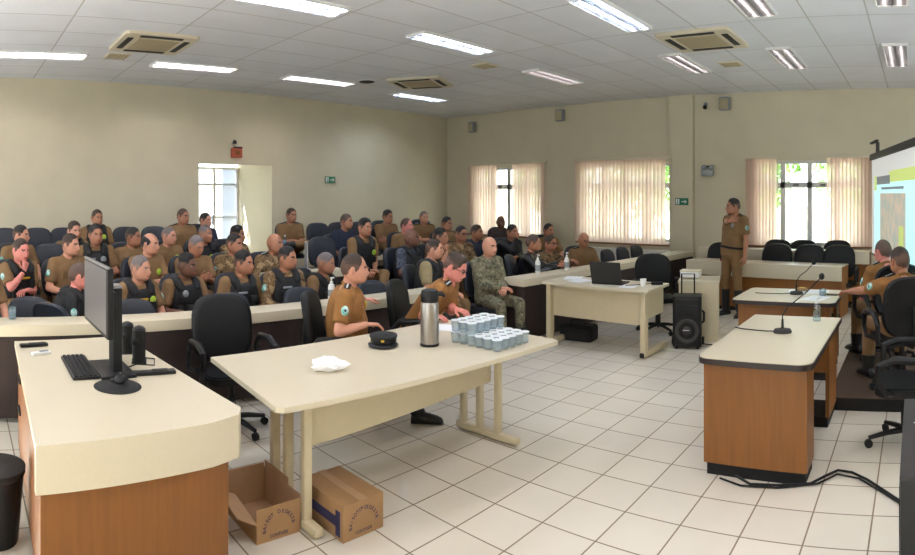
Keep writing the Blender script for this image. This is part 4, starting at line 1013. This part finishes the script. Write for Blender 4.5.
put(OFF, -.3, 6.15, .106, 2.1, 'black office chair holding the further officer at the right edge')
for x, y, l in ((-3.12, 9.2, 'dark office chair behind the cream counter, left of the standing officer'), (-2.2, 9.16, 'dark office chair behind the counter, just right of the standing officer'),
                (-1.68, 9.13, 'dark office chair in the middle of the front dais row'), (-1.19, 9.08, 'dark office chair at the right end of the front dais row'),
                (-2.4, 10.06, 'rear dark chair under the window, just right of the standing officer'), (-1.93, 10.06, 'rear dark chair under the middle of the uncovered window'), (-1.37, 10.06, 'rear dark chair under the right part of the parted blind')):
    put(OFF, x, y, 0, -PI/2+R.uniform(-.1, .1), l)

# officers away from the audience
N = dict(near=True)
person('amber shirted officer with thinning hair sitting upright at the central table, looking right', (-3.91, 2.88, 0), .80, (-3.80, 2.87, 1.185), .98, 'amber', 'skin_l', 'receding', 'hair_n',
       {-1: ((-3.6, 2.84, .79), V((.8, .5, -.1)), V((0, 0, -1)), True), 1: ((-4.33, 3.42, .80), V((.75, .5, -.05)), V((0, 0, -1)), True, V((-.2, .6, -.7)))}, g=1.24, seat=.44, legs='stretch', group='officers at the central table',
       badges=(('patch', -1), ('epaulette',), ('badge', .07, .72, 'gold'), ('pocket',)), **N)
person('amber shirted officer with glasses bent over papers at the table end', (-4.04, 3.72, 0), .5, (-3.6, 3.80, 1.145), .50, 'amber', 'skin_p', 'full', 'hair_n',
       {-1: ((-3.50, 3.40, .80), V((1, .1, -.05)), V((0, 0, -1)), True), 1: ((-3.45, 3.66, .82), V((1, -.6, -.05)), V((0, 0, -1)), True)}, pitch=.5, seat=.44, legs='tuck', group='officers at the central table',
       badges=(('epaulette',), ('glasses',), ('pocket',)), **N)
person('standing officer in khaki uniform with black boots and belt, arm folded to chest', (-2.65, 8.47, 0), -1.95, (-2.62, 8.45, 1.588), -2.55, 'tan', 'skin_m', 'short', 'hair_b',
       {-1: ((.23, .03, 1.24), V((.0, 1, .35)), V((-1, 0, 0)), False, V((.2, -.8, -.7))), 1: ((.04, .27, .80), V((.1, 0, -1)), V((0, -1, 0)))}, legs='stand', g=1.1, group=None,
       badges=(('epaulette',), ('badge', .08, .74, 'lens'), ('holster',), ('pocket',), ('patch', 1)), **N)
person('officer nearest the right edge, arm stretched out on the desk, seen from behind', (-.13, 5.27, .106), 2.0, (-.15, 5.33, 1.185), 2.2, 'amber', 'skin_m', 'short', 'hair_n',
       {1: ((-.66, 5.62, .86), V((1, .45, -.15)), V((0, 0, -1)), True, V((.2, .6, -.6))), -1: ((.27, -.12, .62), V((1, .3, -.2)), V((0, 0, -1)))}, seat=.43, g=1.08, group='officers at the right desks', badges=(('epaulette',), ('patch', 1)), **N)
person('crop haired officer at the further wooden desk, sitting before the projection screen', (-.30, 6.15, .106), 2.1, (-.345, 6.21, 1.185), 2.3, 'amber', 'skin_p', 'buzz', 'hair_b', 'lap', seat=.43, group='officers at the right desks', badges=(('epaulette',), ('patch', 1)), **N)
flush()

# ------------------------------------------------------------------ things on the tables
# computer
t = thing('monitor', 'black computer monitor with grey dark screen on the left desk', 'monitor', (-3.30, .755, .75), 0)
MB().box((.05, 0, .465), (.56, .035, .365), bev=.012).build('housing', M['black'], t)
MB().box((.05, -.018, .47), (.525, .006, .325)).build('display', M['screen_off'], t)
MB().box((.05, -.012, .647), (.56, .012, .012)).build('top_edge', M['chrome'], t)
MB().box((.0, .06, .43), (.1, .09, .1), bev=.01).build('hinge', M['black'], t)
st = MB().box((-.07, .13, .25), (.11, .055, .48), bev=.012).build('stand_column', M['matte'], t)
MB().box((-.07, .13, .495), (.105, .05, .018), bev=.005).build('column_cap', M['chrome'], st)
MB().box((-.12, .12, .009), (.36, .2, .018), bev=.006).build('base', M['black'], t)
t = thing('keyboard', 'black keyboard lying before the monitor', 'keyboard', (-3.5, .70, .75), -.02)
MB().box((0, 0, .009), (.46, .15, .018), bev=.006).build('case', M['black'], t)
kb = MB()
for r_ in range(5):
    for c_ in range(19): kb.box((-.215+c_*.0239, -.055+r_*.0265, .021), (.018, .02, .008), bev=.002, seg=1)
kb.build('keys', M['matte'], t)
t = thing('mouse_pad', 'round black mouse pad on the left desk', 'mouse pad', (-3.12, .83, .75), .3)
MB().lathe([(.12, 0), (.125, .002), (.12, .005)], n=32, sx=1.08).build('pad', M['matte'], t); MB().ell((-.08, .06, .009), (.04, .06, .009)).build('wrist_rest', M['black'], t)
t = thing('mouse', 'black computer mouse on the round pad', 'mouse', (-3.19, .865, .755), 2.9)
MB().ell((0, 0, .01), (.058, .032, .028), n=18, k=10).build('shell', M['black'], t); MB().cyl((.032, -.004, .033), (.032, .004, .033), .008, n=10).build('wheel', M['chrome'], t); MB().tube([(.055, 0, .01), (.09, .01, .006), (.15, .07, .005), (.22, .2, .005)], .003, 6).build('cable', M['black'], t)
for x, y, h, rz, l in ((-3.55, 1.08, .22, -.3, 'small black computer speaker right of the monitor stand'), (-3.78, 1.07, .2, -.2, 'second small black speaker, partly behind the monitor stand')):
    t = thing('desktop_speaker', l, 'speaker', (x, y, .75), rz, 'computer speakers')
    MB().prism(rpoly(-.05, -.04, .05, .04, .03), 0, h*.9).ell((0, 0, h*.88), (.05, .04, h*.12), n=16).build('cabinet', M['black'], t)
    MB().ell((.035, -.02, h*.6), (.02, .026, .028)).build('driver', M['matte'], t); MB().box((0, 0, .004), (.11, .09, .008), bev=.003).build('base', M['matte'], t)
t = thing('phone_handset', 'flat black adapter strip with a cable behind the mouse', 'adapter', (-3.28, 1.07, .75), 1.45)
t.name = 'adapter_strip'
MB().box((0, 0, .011), (.28, .06, .022), bev=.008).build('case', M['black'], t)
MB().tube([(-.12, .0, .02), (-.16, .1, .006), (-.05, .2, .005), (.05, .16, .005), (.08, .3, .005), (-.02, .36, .005)], .004, 6).build('cable', M['matte'], t)
MB().box((.05, 0, .024), (.09, .035, .006), bev=.002).build('socket', M['slot'], t)
t = thing('remote_control', 'black remote control at the far end of the left desk', 'remote control', (-4.05, .50, .75), .12)
MB().box((0, 0, .011), (.05, .19, .022), bev=.008).build('case', M['black'], t); MB().box((0, .02, .023), (.03, .11, .004), bev=.001).build('buttons', M['slot'], t)
t = thing('remote_control', 'white remote control in front of the black one on the left desk', 'remote control', (-3.84, .52, .75), .3)
MB().box((0, 0, .01), (.045, .13, .02), bev=.008).build('case', M['white'], t); MB().box((0, .02, .0215), (.026, .06, .004), bev=.001).build('buttons', M['lens'], t)

# flask, cap, bag, paper, cups on the central table
t = thing('vacuum_flask', 'steel pump flask with black top on the central table', 'flask', (-2.95, 2.87, .75), .9)
MB().lathe([(.06, 0), (.063, .012), (.063, .27), (.058, .29), (.05, .3)], n=28).build('body', M['steel'], t)
MB().lathe([(.064, 0), (.065, .012), (.064, .018)], n=28).build('base_ring', M['black'], t)
MB().lathe([(.052, .285), (.06, .3), (.061, .345), (.054, .372), (.03, .38)], n=28).build('pump_top', M['black'], t)
MB().tube([(.045, 0, .345), (.085, 0, .345), (.1, 0, .325)], [.018, .016, .011], 8).build('spout', M['black'], t)
MB().tube([(0, .062, .31), (-.01, .082, .29), (-.01, .08, .25), (0, .064, .24)], .006, 6).build('handle', M['black'], t)
t = thing('peaked_cap', 'black peaked cap with a small emblem lying on the central table', 'cap', (-3.16, 2.64, .75), -.75)
MB().lathe([(.085, .012), (.09, .03), (.092, .048), (.1, .062), (.098, .072), (.06, .082), (.01, .083)], n=28, sx=1.08, sy=.95).build('crown', M['matte'], t)
MB().ring_loft([[V((.05+.085*math.cos(a)*k, .1*math.sin(a)*k, .022-.012*max(0, math.cos(a))*k+dz)) for a in [2*PI*j/24 for j in range(24)]] for k, dz in ((.8, 0), (1, -.004), (1, .002), (.8, .008))]).build('visor', M['black'], t)
MB().tube([(.088*1.08*math.cos(a), .088*.95*math.sin(a), .034) for a in [2*PI*j/24 for j in range(25)]], .006, 6).build('band', M['black'], t)
MB().box((.1, 0, .055), (.01, .022, .028), bev=.004).build('emblem', M['gold'], t)

bg = MB(); rr = []; nk, nj = 18, 30
for i in range(nk+1):
    la = -PI/2+PI*i/nk; ring = []
    for j in range(nj):
        lo = 2*PI*j/nj; d_ = V((math.cos(la)*math.cos(lo), math.cos(la)*math.sin(lo), math.sin(la)))
        k = 1+.14*math.sin(7*d_.x+3*d_.z)*math.sin(6*d_.y+1)+.1*math.sin(13*d_.y-5*d_.x+2)+.07*math.sin(17*d_.z+9*d_.x)
        k += .55*max(0, d_.x)**14
        ring.append((d_.x*.085*k, d_.y*.055*k, max(.001, .036+d_.z*.042*k)))
    rr.append(ring)
bg.ring_loft(rr); o = bg.build('plastic_bag', M['bag'], None, sharp=40); o.location = (-2.9, 2.0, .75); o.rotation_euler = (0, 0, .95)
tag(o, 'crumpled white plastic bag on the near left of the central table', 'bag')
def sheet(x, y, z, rz, w, h, lab, name='paper_sheet', m='paper', cat='paper'):
    mb = MB(); n = 6
    vs = [(-w/2+w*i/n, -h/2+h*j/n, .0015+.002*math.sin(i*1.3+j)*.5+.001) for i in range(n+1) for j in range(n+1)]
    mb.add(vs, [[i*(n+1)+j, (i+1)*(n+1)+j, (i+1)*(n+1)+j+1, i*(n+1)+j+1] for i in range(n) for j in range(n)])
    o = mb.build(name, M[m]); o.location = (x, y, z); o.rotation_euler = (0, 0, rz); return tag(o, lab, cat)
sheet(-3.27, 3.32, .75, .45, .3, .21, 'white sheets that the bent over officer is reading, behind the cups')
CUP = None
def cup(x, y, z, lab, grp):
    global CUP
    if CUP is None:
        CUP = thing('water_cup', '', 'cup', (x, y, z), 0)
        MB().lathe([(.024, 0), (.027, .002), (.031, .04), (.0335, .07), (.034, .073)], n=14).build('cup', M['water'], CUP)

        MB().lathe([(.036, .072), (.0365, .0745), (.034, .0765), (.01, .0768)], n=14).build('foil_lid', M['foil'], CUP)
        c = CUP
    else: c = dup(CUP, (x, y, z), R.uniform(0, 6))
    c['label'] = lab; c['group'] = grp
for i in range(6):
    for j in range(5):
        cup(-2.885+i*.0735+R.uniform(-.002, .002), 3.06+j*.0735+R.uniform(-.002, .002), .75, 'sealed clear water cup with white lid, in the lower layer beside the flask', 'sealed water cups, lower layer')
for i in range(3):
    for j in range(5):
        cup(-2.885+i*.0735+R.uniform(-.003, .003), 3.06+j*.0735+R.uniform(-.003, .003), .827, 'sealed clear water cup with white lid, in the upper layer beside the flask', 'sealed water cups, upper layer')

# cardboard boxes
def letters(parent, items, m='ink'):
    """items: (char, x(local), y, z, size, roll) on a face looking along local +x"""
    for ch, x, y, z, s, roll in items:
        cu = bpy.data.curves.new('t', 'FONT'); cu.body = ch; cu.size = s; cu.align_x = 'CENTER'; cu.align_y = 'CENTER'; cu.extrude = .0008
        o = bpy.data.objects.new('t', cu); COL.objects.link(o); bpy.context.view_layer.update()
        me = bpy.data.meshes.new_from_object(o.evaluated_get(bpy.context.evaluated_depsgraph_get())); bpy.data.objects.remove(o)
        B = Matrix(((0, 0, 1, x), (1, 0, 0, y), (0, 1, 0, z), (0, 0, 0, 1))) @ Matrix.Rotation(roll, 4, 'Z'); me.transform(B)
        me.materials.clear(); me.materials.append(M[m]); yield me
def printed(parent, items, name, m='ink'):
    mb = MB()
    for me in letters(parent, items, m):
        mb.add([v.co for v in me.vertices], [list(p.vertices) for p in me.polygons]); bpy.data.meshes.remove(me)
    return mb.build(name, M[m], parent)
def arc_text(x, cy, cz, r, segs, bottom):
    it = []
    for txt, a0, a1 in segs:
        for k, ch in enumerate(txt):
            a = math.radians(a0+(a1-a0)*k/max(1, len(txt)-1)); it.append((ch, x, cy-r*math.cos(a), cz+r*math.sin(a), .027, PI/2-a))
    it.append((bottom, x, cy, cz-.03, .022, 0))
    return it
bx = thing('cardboard_box', 'closed brown cardboard box on the floor under the central table', 'box', (-2.69, 1.948, 0), 0)
MB().box((0, 0, .094), (.4, .265, .186), bev=.004).build('carton', M['card'], bx)
MB().box((0, 0, .1885), (.4, .05, .002)).build('packing_tape', M['card_in'], bx)
printed(bx, arc_text(.2005, 0, .06, .085, [('BAISOT', 0, 62), ('CP DE', 74, 106), ('DESTR', 120, 172)], 'CONTUDE'), 'printed_lettering')
MB().box((0, -.134, .09), (.3, .002, .05)).box((.155, -.134, .085), (.04, .002, .13)).build('side_print', M['ink'], bx)
ob = thing('cardboard_box', 'open empty brown cardboard box with flap hanging out, beside the left desk', 'box', (-2.905, 1.57, 0), 0)
w_ = MB(); w_.box((0, 0, .004), (.385, .26, .008), m=1)
w_.box((.19, 0, .09), (.006, .26, .17)).box((-.19, 0, .1), (.006, .26, .19), m=1).box((0, .128, .1), (.385, .005, .19), m=1).box((0, -.128, .06), (.385, .005, .11))
w_.build('carton', [M['card'], M['card_in']], ob)
MB().box((.07, -.185, .155), (.28, .13, .005), rot=Matrix.Rotation(-.5, 3, 'X') @ Matrix.Rotation(.12, 3, 'Y')).build('flap', M['card_in'], ob)
MB().box((-.06, .128, .215), (.26, .005, .04)).box((-.19, 0, .205), (.005, .24, .03)).build('flap', M['card_in'], ob)
printed(ob, arc_text(.194, 0, .055, .085, [('BAISOT', 0, 62), ('DE', 90, 106), ('DESTR', 122, 172)], 'CONTUDE'), 'printed_lettering')

# glass of water, sanitisers and other things on the audience counters
t = thing('water_glass', 'clear plastic glass of water on the left counter at the left edge', 'glass', (-4.9, .43, .76))
MB().lathe([(.026, 0), (.028, .003), (.038, .1), (.036, .1), (.027, .006)], n=18).build('glass', M['clear'], t); MB().lathe([(.026, .006), (.033, .07), (.01, .071)], n=18).build('water', M['water'], t)
def bottle(x, y, z, lab, h, m, rz=0):
    t = thing('sanitiser_bottle', lab, 'bottle', (x, y, z), rz, 'pump sanitiser bottles')
    MB().lathe([(.03, 0), (.033, .006), (.033, h*.55), (.028, h*.66), (.013, h*.72), (.013, h*.76)], n=20).build('bottle', M[m], t)
    MB().lathe([(.016, h*.74), (.017, h*.8), (.006, h*.82), (.006, h*.93), (.012, h*.94), (.012, h*.99)], n=14).tube([(0, 0, h*.965), (.045, 0, h*.965), (.05, 0, h*.93)], [.008, .006, .005], 8).build('pump', M['white'], t)
    MB().lathe([(.0336, h*.15), (.0336, h*.45)], n=20).build('label_band', M['lens'] if m != 'clear' else M['clear'], t)
bottle(-4.8, 3.36, .76, 'white pump bottle on the left counter behind the upright amber officer', .21, 'white', 2)
bottle(-4.5, 6.28, .76, 'white pump bottle on the right counter, before the leather jacket', .25, 'white', -.5)
bottle(-4.4, 6.8, .76, 'white pump bottle on the right counter, further one, left of the laptop', .24, 'white', -.6)
bottle(-.80, 4.83, .752, 'clear pump bottle on the far corner of the nearer wooden desk', .19, 'clear', 1)
t = thing('document_holder', 'upright pale blue folder in a grey frame on the second row counter', 'folder', (-6.03, 3.86, .87), .95)
MB().box((0, 0, .17), (.02, .2, .33)).build('folder', M['blueink'], t)
MB().box((.0, .105, .17), (.03, .014, .34)).box((0, -.105, .17), (.03, .014, .34)).box((0, 0, .335), (.03, .22, .014)).box((0, 0, .008), (.1, .22, .016)).build('frame', M['chrome'], t)
MB().box((.012, 0, .17), (.004, .17, .3)).build('cover_sheet', M['paper'], t)
t = thing('water_bottle', 'small pale water bottle on the lap of the officer with crossed legs', 'bottle', (-8.33, 4.93, .93))
MB().lathe([(.03, 0), (.033, .01), (.033, .12), (.014, .16), (.014, .17)], n=16).build('bottle', M['clear'], t); MB().lathe([(.0335, .04), (.0335, .1)], n=16).build('wrapper', M['blueink'], t); MB().lathe([(.016, .165), (.016, .19), (.004, .191)], n=12).build('cap', M['white'], t)

# laptop table
t = thing('laptop', 'open dark laptop with its lid turned to the camera', 'laptop', (-3.36, 6.12, .75), .12)
MB().box((0, 0, .01), (.37, .25, .018), bev=.004).build('base', M['black'], t)
k2 = MB()
for r_ in range(5):
    for c_ in range(14): k2.box((-.15+c_*.023, .0+r_*.02-.02, .021), (.018, .016, .004))
k2.build('keys', M['matte'], t)
rot = Matrix.Rotation(.3, 3, 'X')
l = MB().box((0, -.155, .14), (.37, .01, .25), rot=rot, bev=.004).build('lid', M['slot'], t)
MB().box((0, -.149, .141), (.35, .003, .22), rot=rot).build('display', M['lcd'], l)
t = thing('paper_cup', 'small white cup on the laptop table, right of the laptop', 'cup', (-2.93, 6.08, .75))
MB().lathe([(.026, 0), (.028, .003), (.036, .08), (.037, .082), (.034, .082), (.026, .006)], n=18).build('cup', M['paper'], t); MB().lathe([(.031, .07), (.03, .066), (.01, .066)], n=18).build('drink', M['slot'], t)
sheet(-3.95, 6.25, .75, .4, .21, .29, 'loose white papers at the left end of the laptop table')
sheet(-3.75, 6.1, .751, -.2, .21, .29, 'pale sheet just left of the laptop', )
sheet(-3.06, 5.98, .75, .2, .18, .22, 'white sheet right in front of the small cup by the laptop')
t = thing('mobile_phone', 'dark phone lying between the papers and the laptop', 'phone', (-3.66, 6.3, .752), .5); MB().box((0, 0, .005), (.075, .15, .009), bev=.004).build('case', M['black'], t); MB().box((0, 0, .0102), (.068, .14, .001)).build('screen', M['lcd'], t)
t = thing('adapter', 'black power adapter on the right of the laptop table', 'adapter', (-2.84, 6.25, .75), .6); MB().box((0, 0, .015), (.13, .06, .03), bev=.008).build('case', M['black'], t); MB().tube([(-.06, 0, .015), (-.14, .03, .006), (-.25, -.02, .005), (-.36, -.04, .006)], .004, 6).build('cable', M['matte'], t)
t = thing('storage_box', 'flat white box on the narrow cream side desk', 'box', (-2.72, 7.0, .75), .15)
MB().box((0, 0, .035), (.24, .16, .07), bev=.012).build('case', M['white'], t); MB().box((0, 0, .078), (.25, .17, .018), bev=.008).build('lid', M['offwhite'], t)
t = thing('bag', 'black bag on the floor under the laptop table', 'bag', (-3.9, 6.3, 0), .1)
MB().box((0, 0, .1), (.44, .22, .2), bev=.05, seg=4).build('body', M['matte'], t); MB().tube([(-.1, -.02, .19), (-.08, -.02, .25), (.08, -.02, .25), (.1, -.02, .19)], .01, 6).build('handle', M['black'], t); MB().box((0, -.11, .09), (.3, .02, .12), bev=.008).build('pocket', M['vestblk'], t)

# loudspeaker on wheels
t = thing('loudspeaker', 'black portable loudspeaker with pull handle standing by the laptop table', 'loudspeaker', (-2.60, 6.58, 0), -1.25)
MB().prism(rpoly(-.13, -.165, .13, .165, .03, corners=(1, 1, 1, 1)), .03, .6).build('cabinet', M['black'], t)
MB().lathe([(.135, 0), (.14, .012), (.125, .016), (.118, .004), (.06, -.006), (.04, .01), (.005, .016)], n=32).build('woofer', M['cone'], t)
wf = t.children[-1]; wf.rotation_euler = (0, PI/2, 0); wf.location = (.13, 0, .21)
MB().box((.134, 0, .44), (.02, .24, .13), bev=.02).build('horn', M['matte'], t)
MB().box((.138, 0, .575), (.01, .26, .03), bev=.004).build('top_trim', M['slot'], t)
MB().box((.148, -.01, .22), (.006, .07, .008), bev=.002).build('badge', M['foil'], t)
MB().tube([(-.1, -.075, .55), (-.1, -.075, .83), (-.1, .075, .83), (-.1, .075, .55)], .0095, 8).build('pull_handle', M['black'], t)
MB().tube([(0, .165, .42), (0, .19, .4), (0, .19, .3), (0, .165, .28)], .014, 8).build('side_handle', M['black'], t)
for s in (-1, 1): MB().cyl((-.12, s*.15, .045), (-.12, s*.19, .045), .045, n=18).build('wheel', M['matte'], t)
for s in (-1, 1): MB().cyl((.09, s*.12, 0), (.09, s*.12, .032), .018, n=10).build('foot', M['matte'], t)
o = MB().tube([(-2.45, 6.75, .006), (-2.3, 6.72, .006), (-2.1, 6.6, .006), (-1.95, 6.45, .006), (-1.75, 6.3, .006)], .006, 6).build('cable', M['matte']); tag(o, 'black cable on the floor leading right from the loudspeaker', 'cable')

# right hand desks
def mic(x, y, z, rz, tip, lab, cab):
    t = thing('gooseneck_microphone', lab, 'microphone', (x, y, z), rz, 'gooseneck microphones')
    MB().lathe([(.066, 0), (.07, .008), (.06, .028), (.03, .034)], n=24, sy=.75).build('base', M['slot'], t)
    MB().cyl((0, 0, .03), (0, 0, .1), .011, .008, n=10).build('stem', M['black'], t)
    pts = [(0, 0, .09), (.0, 0, .13), (.04, 0, .19), (tip[0]*.6, 0, .11+(tip[1]-.11)*.62), (tip[0], 0, tip[1])]
    MB().tube(pts, .0045, 8).build('gooseneck', M['black'], t)
    MB().ell((tip[0]+.008, 0, tip[1]+.012), (.022, .022, .026)).build('foam_cap', M['matte'], t)
    MB().tube(cab, .004, 6).build('cable', M['black'], t)
mic(-.98, 4.37, .752, .22, (.28, .40), 'gooseneck microphone on the nearer wooden desk, cable trailing left', [(-.065, 0, .012), (-.12, .02, .008), (-.2, .06, .005), (-.3, .1, .005), (-.36, .15, .005)])
mic(-1.22, 6.08, .752, .22, (.17, .31), 'gooseneck microphone on the further wooden desk', [(-.065, 0, .012), (-.14, .0, .006), (-.28, .02, .005), (-.42, .05, .005)])
t = thing('paper_cup', 'pale cup on the further wooden desk, by the outstretched hand', 'cup', (-.94, 6.02, .752))
MB().lathe([(.028, 0), (.03, .003), (.038, .07), (.036, .07), (.028, .006)], n=18).build('cup', M['clear'], t); MB().lathe([(.03, .01), (.036, .05), (.01, .05)], n=18).build('wrapper', M['lens'], t)
t = thing('mobile_phone', 'dark phone on the further wooden desk, beside the pale cup', 'phone', (-.86, 6.1, .752), 1.2); MB().box((0, 0, .005), (.075, .15, .009), bev=.004).build('case', M['black'], t); MB().box((0, 0, .0102), (.068, .14, .001)).build('screen', M['lcd'], t)
sheet(-1.12, 6.24, .752, .15, .42, .26, 'large white sheet at the far side of the further wooden desk')
sheet(-.98, 5.86, .7525, -.25, .21, .29, 'white sheet at the near right of the further wooden desk')
t = thing('snack_packet', 'small yellowish packet behind the further microphone', 'packet', (-1.2, 6.28, .756), .3); MB().box((0, 0, .016), (.11, .07, .032), bev=.012).build('wrapper', M['card'], t); MB().box((0, 0, .033), (.05, .06, .003)).build('print', M['gold'], t)
o = MB().tube([(-1.279, 3.66, .012), (-1.181, 3.69, .012), (-1.0, 3.56, .012), (-.829, 3.594, .01), (-.645, 3.652, .01), (-.573, 3.758, .012), (-.502, 3.852, .012), (-.41, 3.832, .012), (-.308, 3.749, .01), (-.19, 3.61, .01), (-.10, 3.50, .01), (-.06, 3.1, .012)], .008, 8)
o.tube([(-1.2, 3.585, .01), (-1.05, 3.53, .01), (-.83, 3.56, .01), (-.6, 3.66, .01), (-.5, 3.80, .01), (-.36, 3.76, .01), (-.19, 3.58, .01), (-.09, 3.46, .01)], .006, 8)
o = o.build('cable', M['matte']); tag(o, 'pair of black cables on the tiles before the nearer wooden desk', 'cable')
# dark cabinet in the right corner, bin at the left
t = thing('cabinet', 'black cabinet cut off by the lower right corner of the photo', 'cabinet', (.22, 2.58, 0))
MB().box((0, 0, .375), (.56, .82, .75), bev=.006).build('body', M['black'], t); MB().box((0, 0, .757), (.565, .83, .016), bev=.004).build('top', M['slot'], t)
MB().box((-.282, -.19, .38), (.006, .37, .66), bev=.002).build('door', M['matte'], t); MB().box((-.282, .2, .38), (.006, .37, .66), bev=.002).build('door', M['matte'], t)
sheet(.1, 2.62, .766, .5, .15, .21, 'printed paper on the black cabinet at the right edge')
t = thing('waste_bin', 'black waste bin on the floor at the lower left corner', 'bin', (-3.12, .19, 0))
MB().lathe([(.11, 0), (.115, .01), (.145, .36), (.15, .375), (.14, .375), (.135, .36), (.105, .02)], n=28).build('bucket', M['black'], t); MB().lathe([(.146, .345), (.152, .355), (.152, .38), (.14, .385)], n=28).build('rim', M['matte'], t)
# standing officer's red thing on the counter
t = thing('stapler', 'small red object on the cream counter beside the standing officer', 'stationery', (-2.93, 8.93, .735), .2); t.name = 'desk_object'
MB().box((0, 0, .02), (.12, .05, .04), bev=.012).build('body', M['red'], t); MB().box((0, 0, .044), (.1, .035, .01), bev=.003).build('top', M['red'], t)

# ------------------------------------------------------------------ light, sky, camera
w = bpy.data.worlds.new('World'); SC.world = w; w.use_nodes = True
nt = w.node_tree; bg_ = nt.nodes['Background']; bg_.inputs[0].default_value = (.86, .95, 1, 1); bg_.inputs[1].default_value = 2.7
su = bpy.data.lights.new('sun', 'SUN'); su.energy = 18; su.angle = .02; su.color = (1, .98, .95)
so = bpy.data.objects.new('sun', su); COL.objects.link(so); so.rotation_euler = (math.radians(48), 0, math.radians(-14))
def portal(x, y, z, sx, sy, rot):
    a = bpy.data.lights.new('window_portal', 'AREA'); a.shape = 'RECTANGLE'; a.size = sx; a.size_y = sy; a.cycles.is_portal = True
    o = bpy.data.objects.new('window_portal', a); COL.objects.link(o); o.location = (x, y, z); o.rotation_euler = rot
for wn in (WA, WB, WC): portal((wn[0]+wn[1])/2, YW+.2, 1.6, 1.9, 1.5, (-PI/2, 0, 0))
for wn in RW: portal(XR+.1, (wn[0]+wn[1])/2, (wn[2]+wn[3])/2, wn[3]-wn[2], wn[1]-wn[0], (0, PI/2, 0))
for wn in FW: portal((wn[0]+wn[1])/2, YB-.1, (wn[2]+wn[3])/2, wn[1]-wn[0], wn[3]-wn[2], (PI/2, 0, 0))
portal(-11.1, 4.9, 1.3, 2.0, 1.5, (0, -PI/2, .07))
cam = bpy.data.cameras.new('camera'); co = bpy.data.objects.new('camera', cam); COL.objects.link(co)
co.location = (0, 0, 1.77); co.rotation_euler = (PI/2, 0, .7534)
cam.type = 'PANO'; cam.panorama_type = 'CENTRAL_CYLINDRICAL'
cam.central_cylindrical_range_u_min = -.75; cam.central_cylindrical_range_u_max = .75
cam.central_cylindrical_range_v_min = -361/610; cam.central_cylindrical_range_v_max = 194/610; cam.central_cylindrical_radius = 1
cam.clip_start = .05; cam.clip_end = 200
SC.camera = co
vs = SC.view_settings; vs.view_transform = 'Standard'; vs.look = 'None'; vs.gamma = 1; vs.exposure = 1.34; vs.use_curve_mapping = False
SC.cycles.max_bounces = 8; SC.cycles.diffuse_bounces = 5; SC.cycles.transparent_max_bounces = 16; SC.cycles.sample_clamp_indirect = 6; SC.cycles.caustics_reflective = False; SC.cycles.caustics_refractive = False
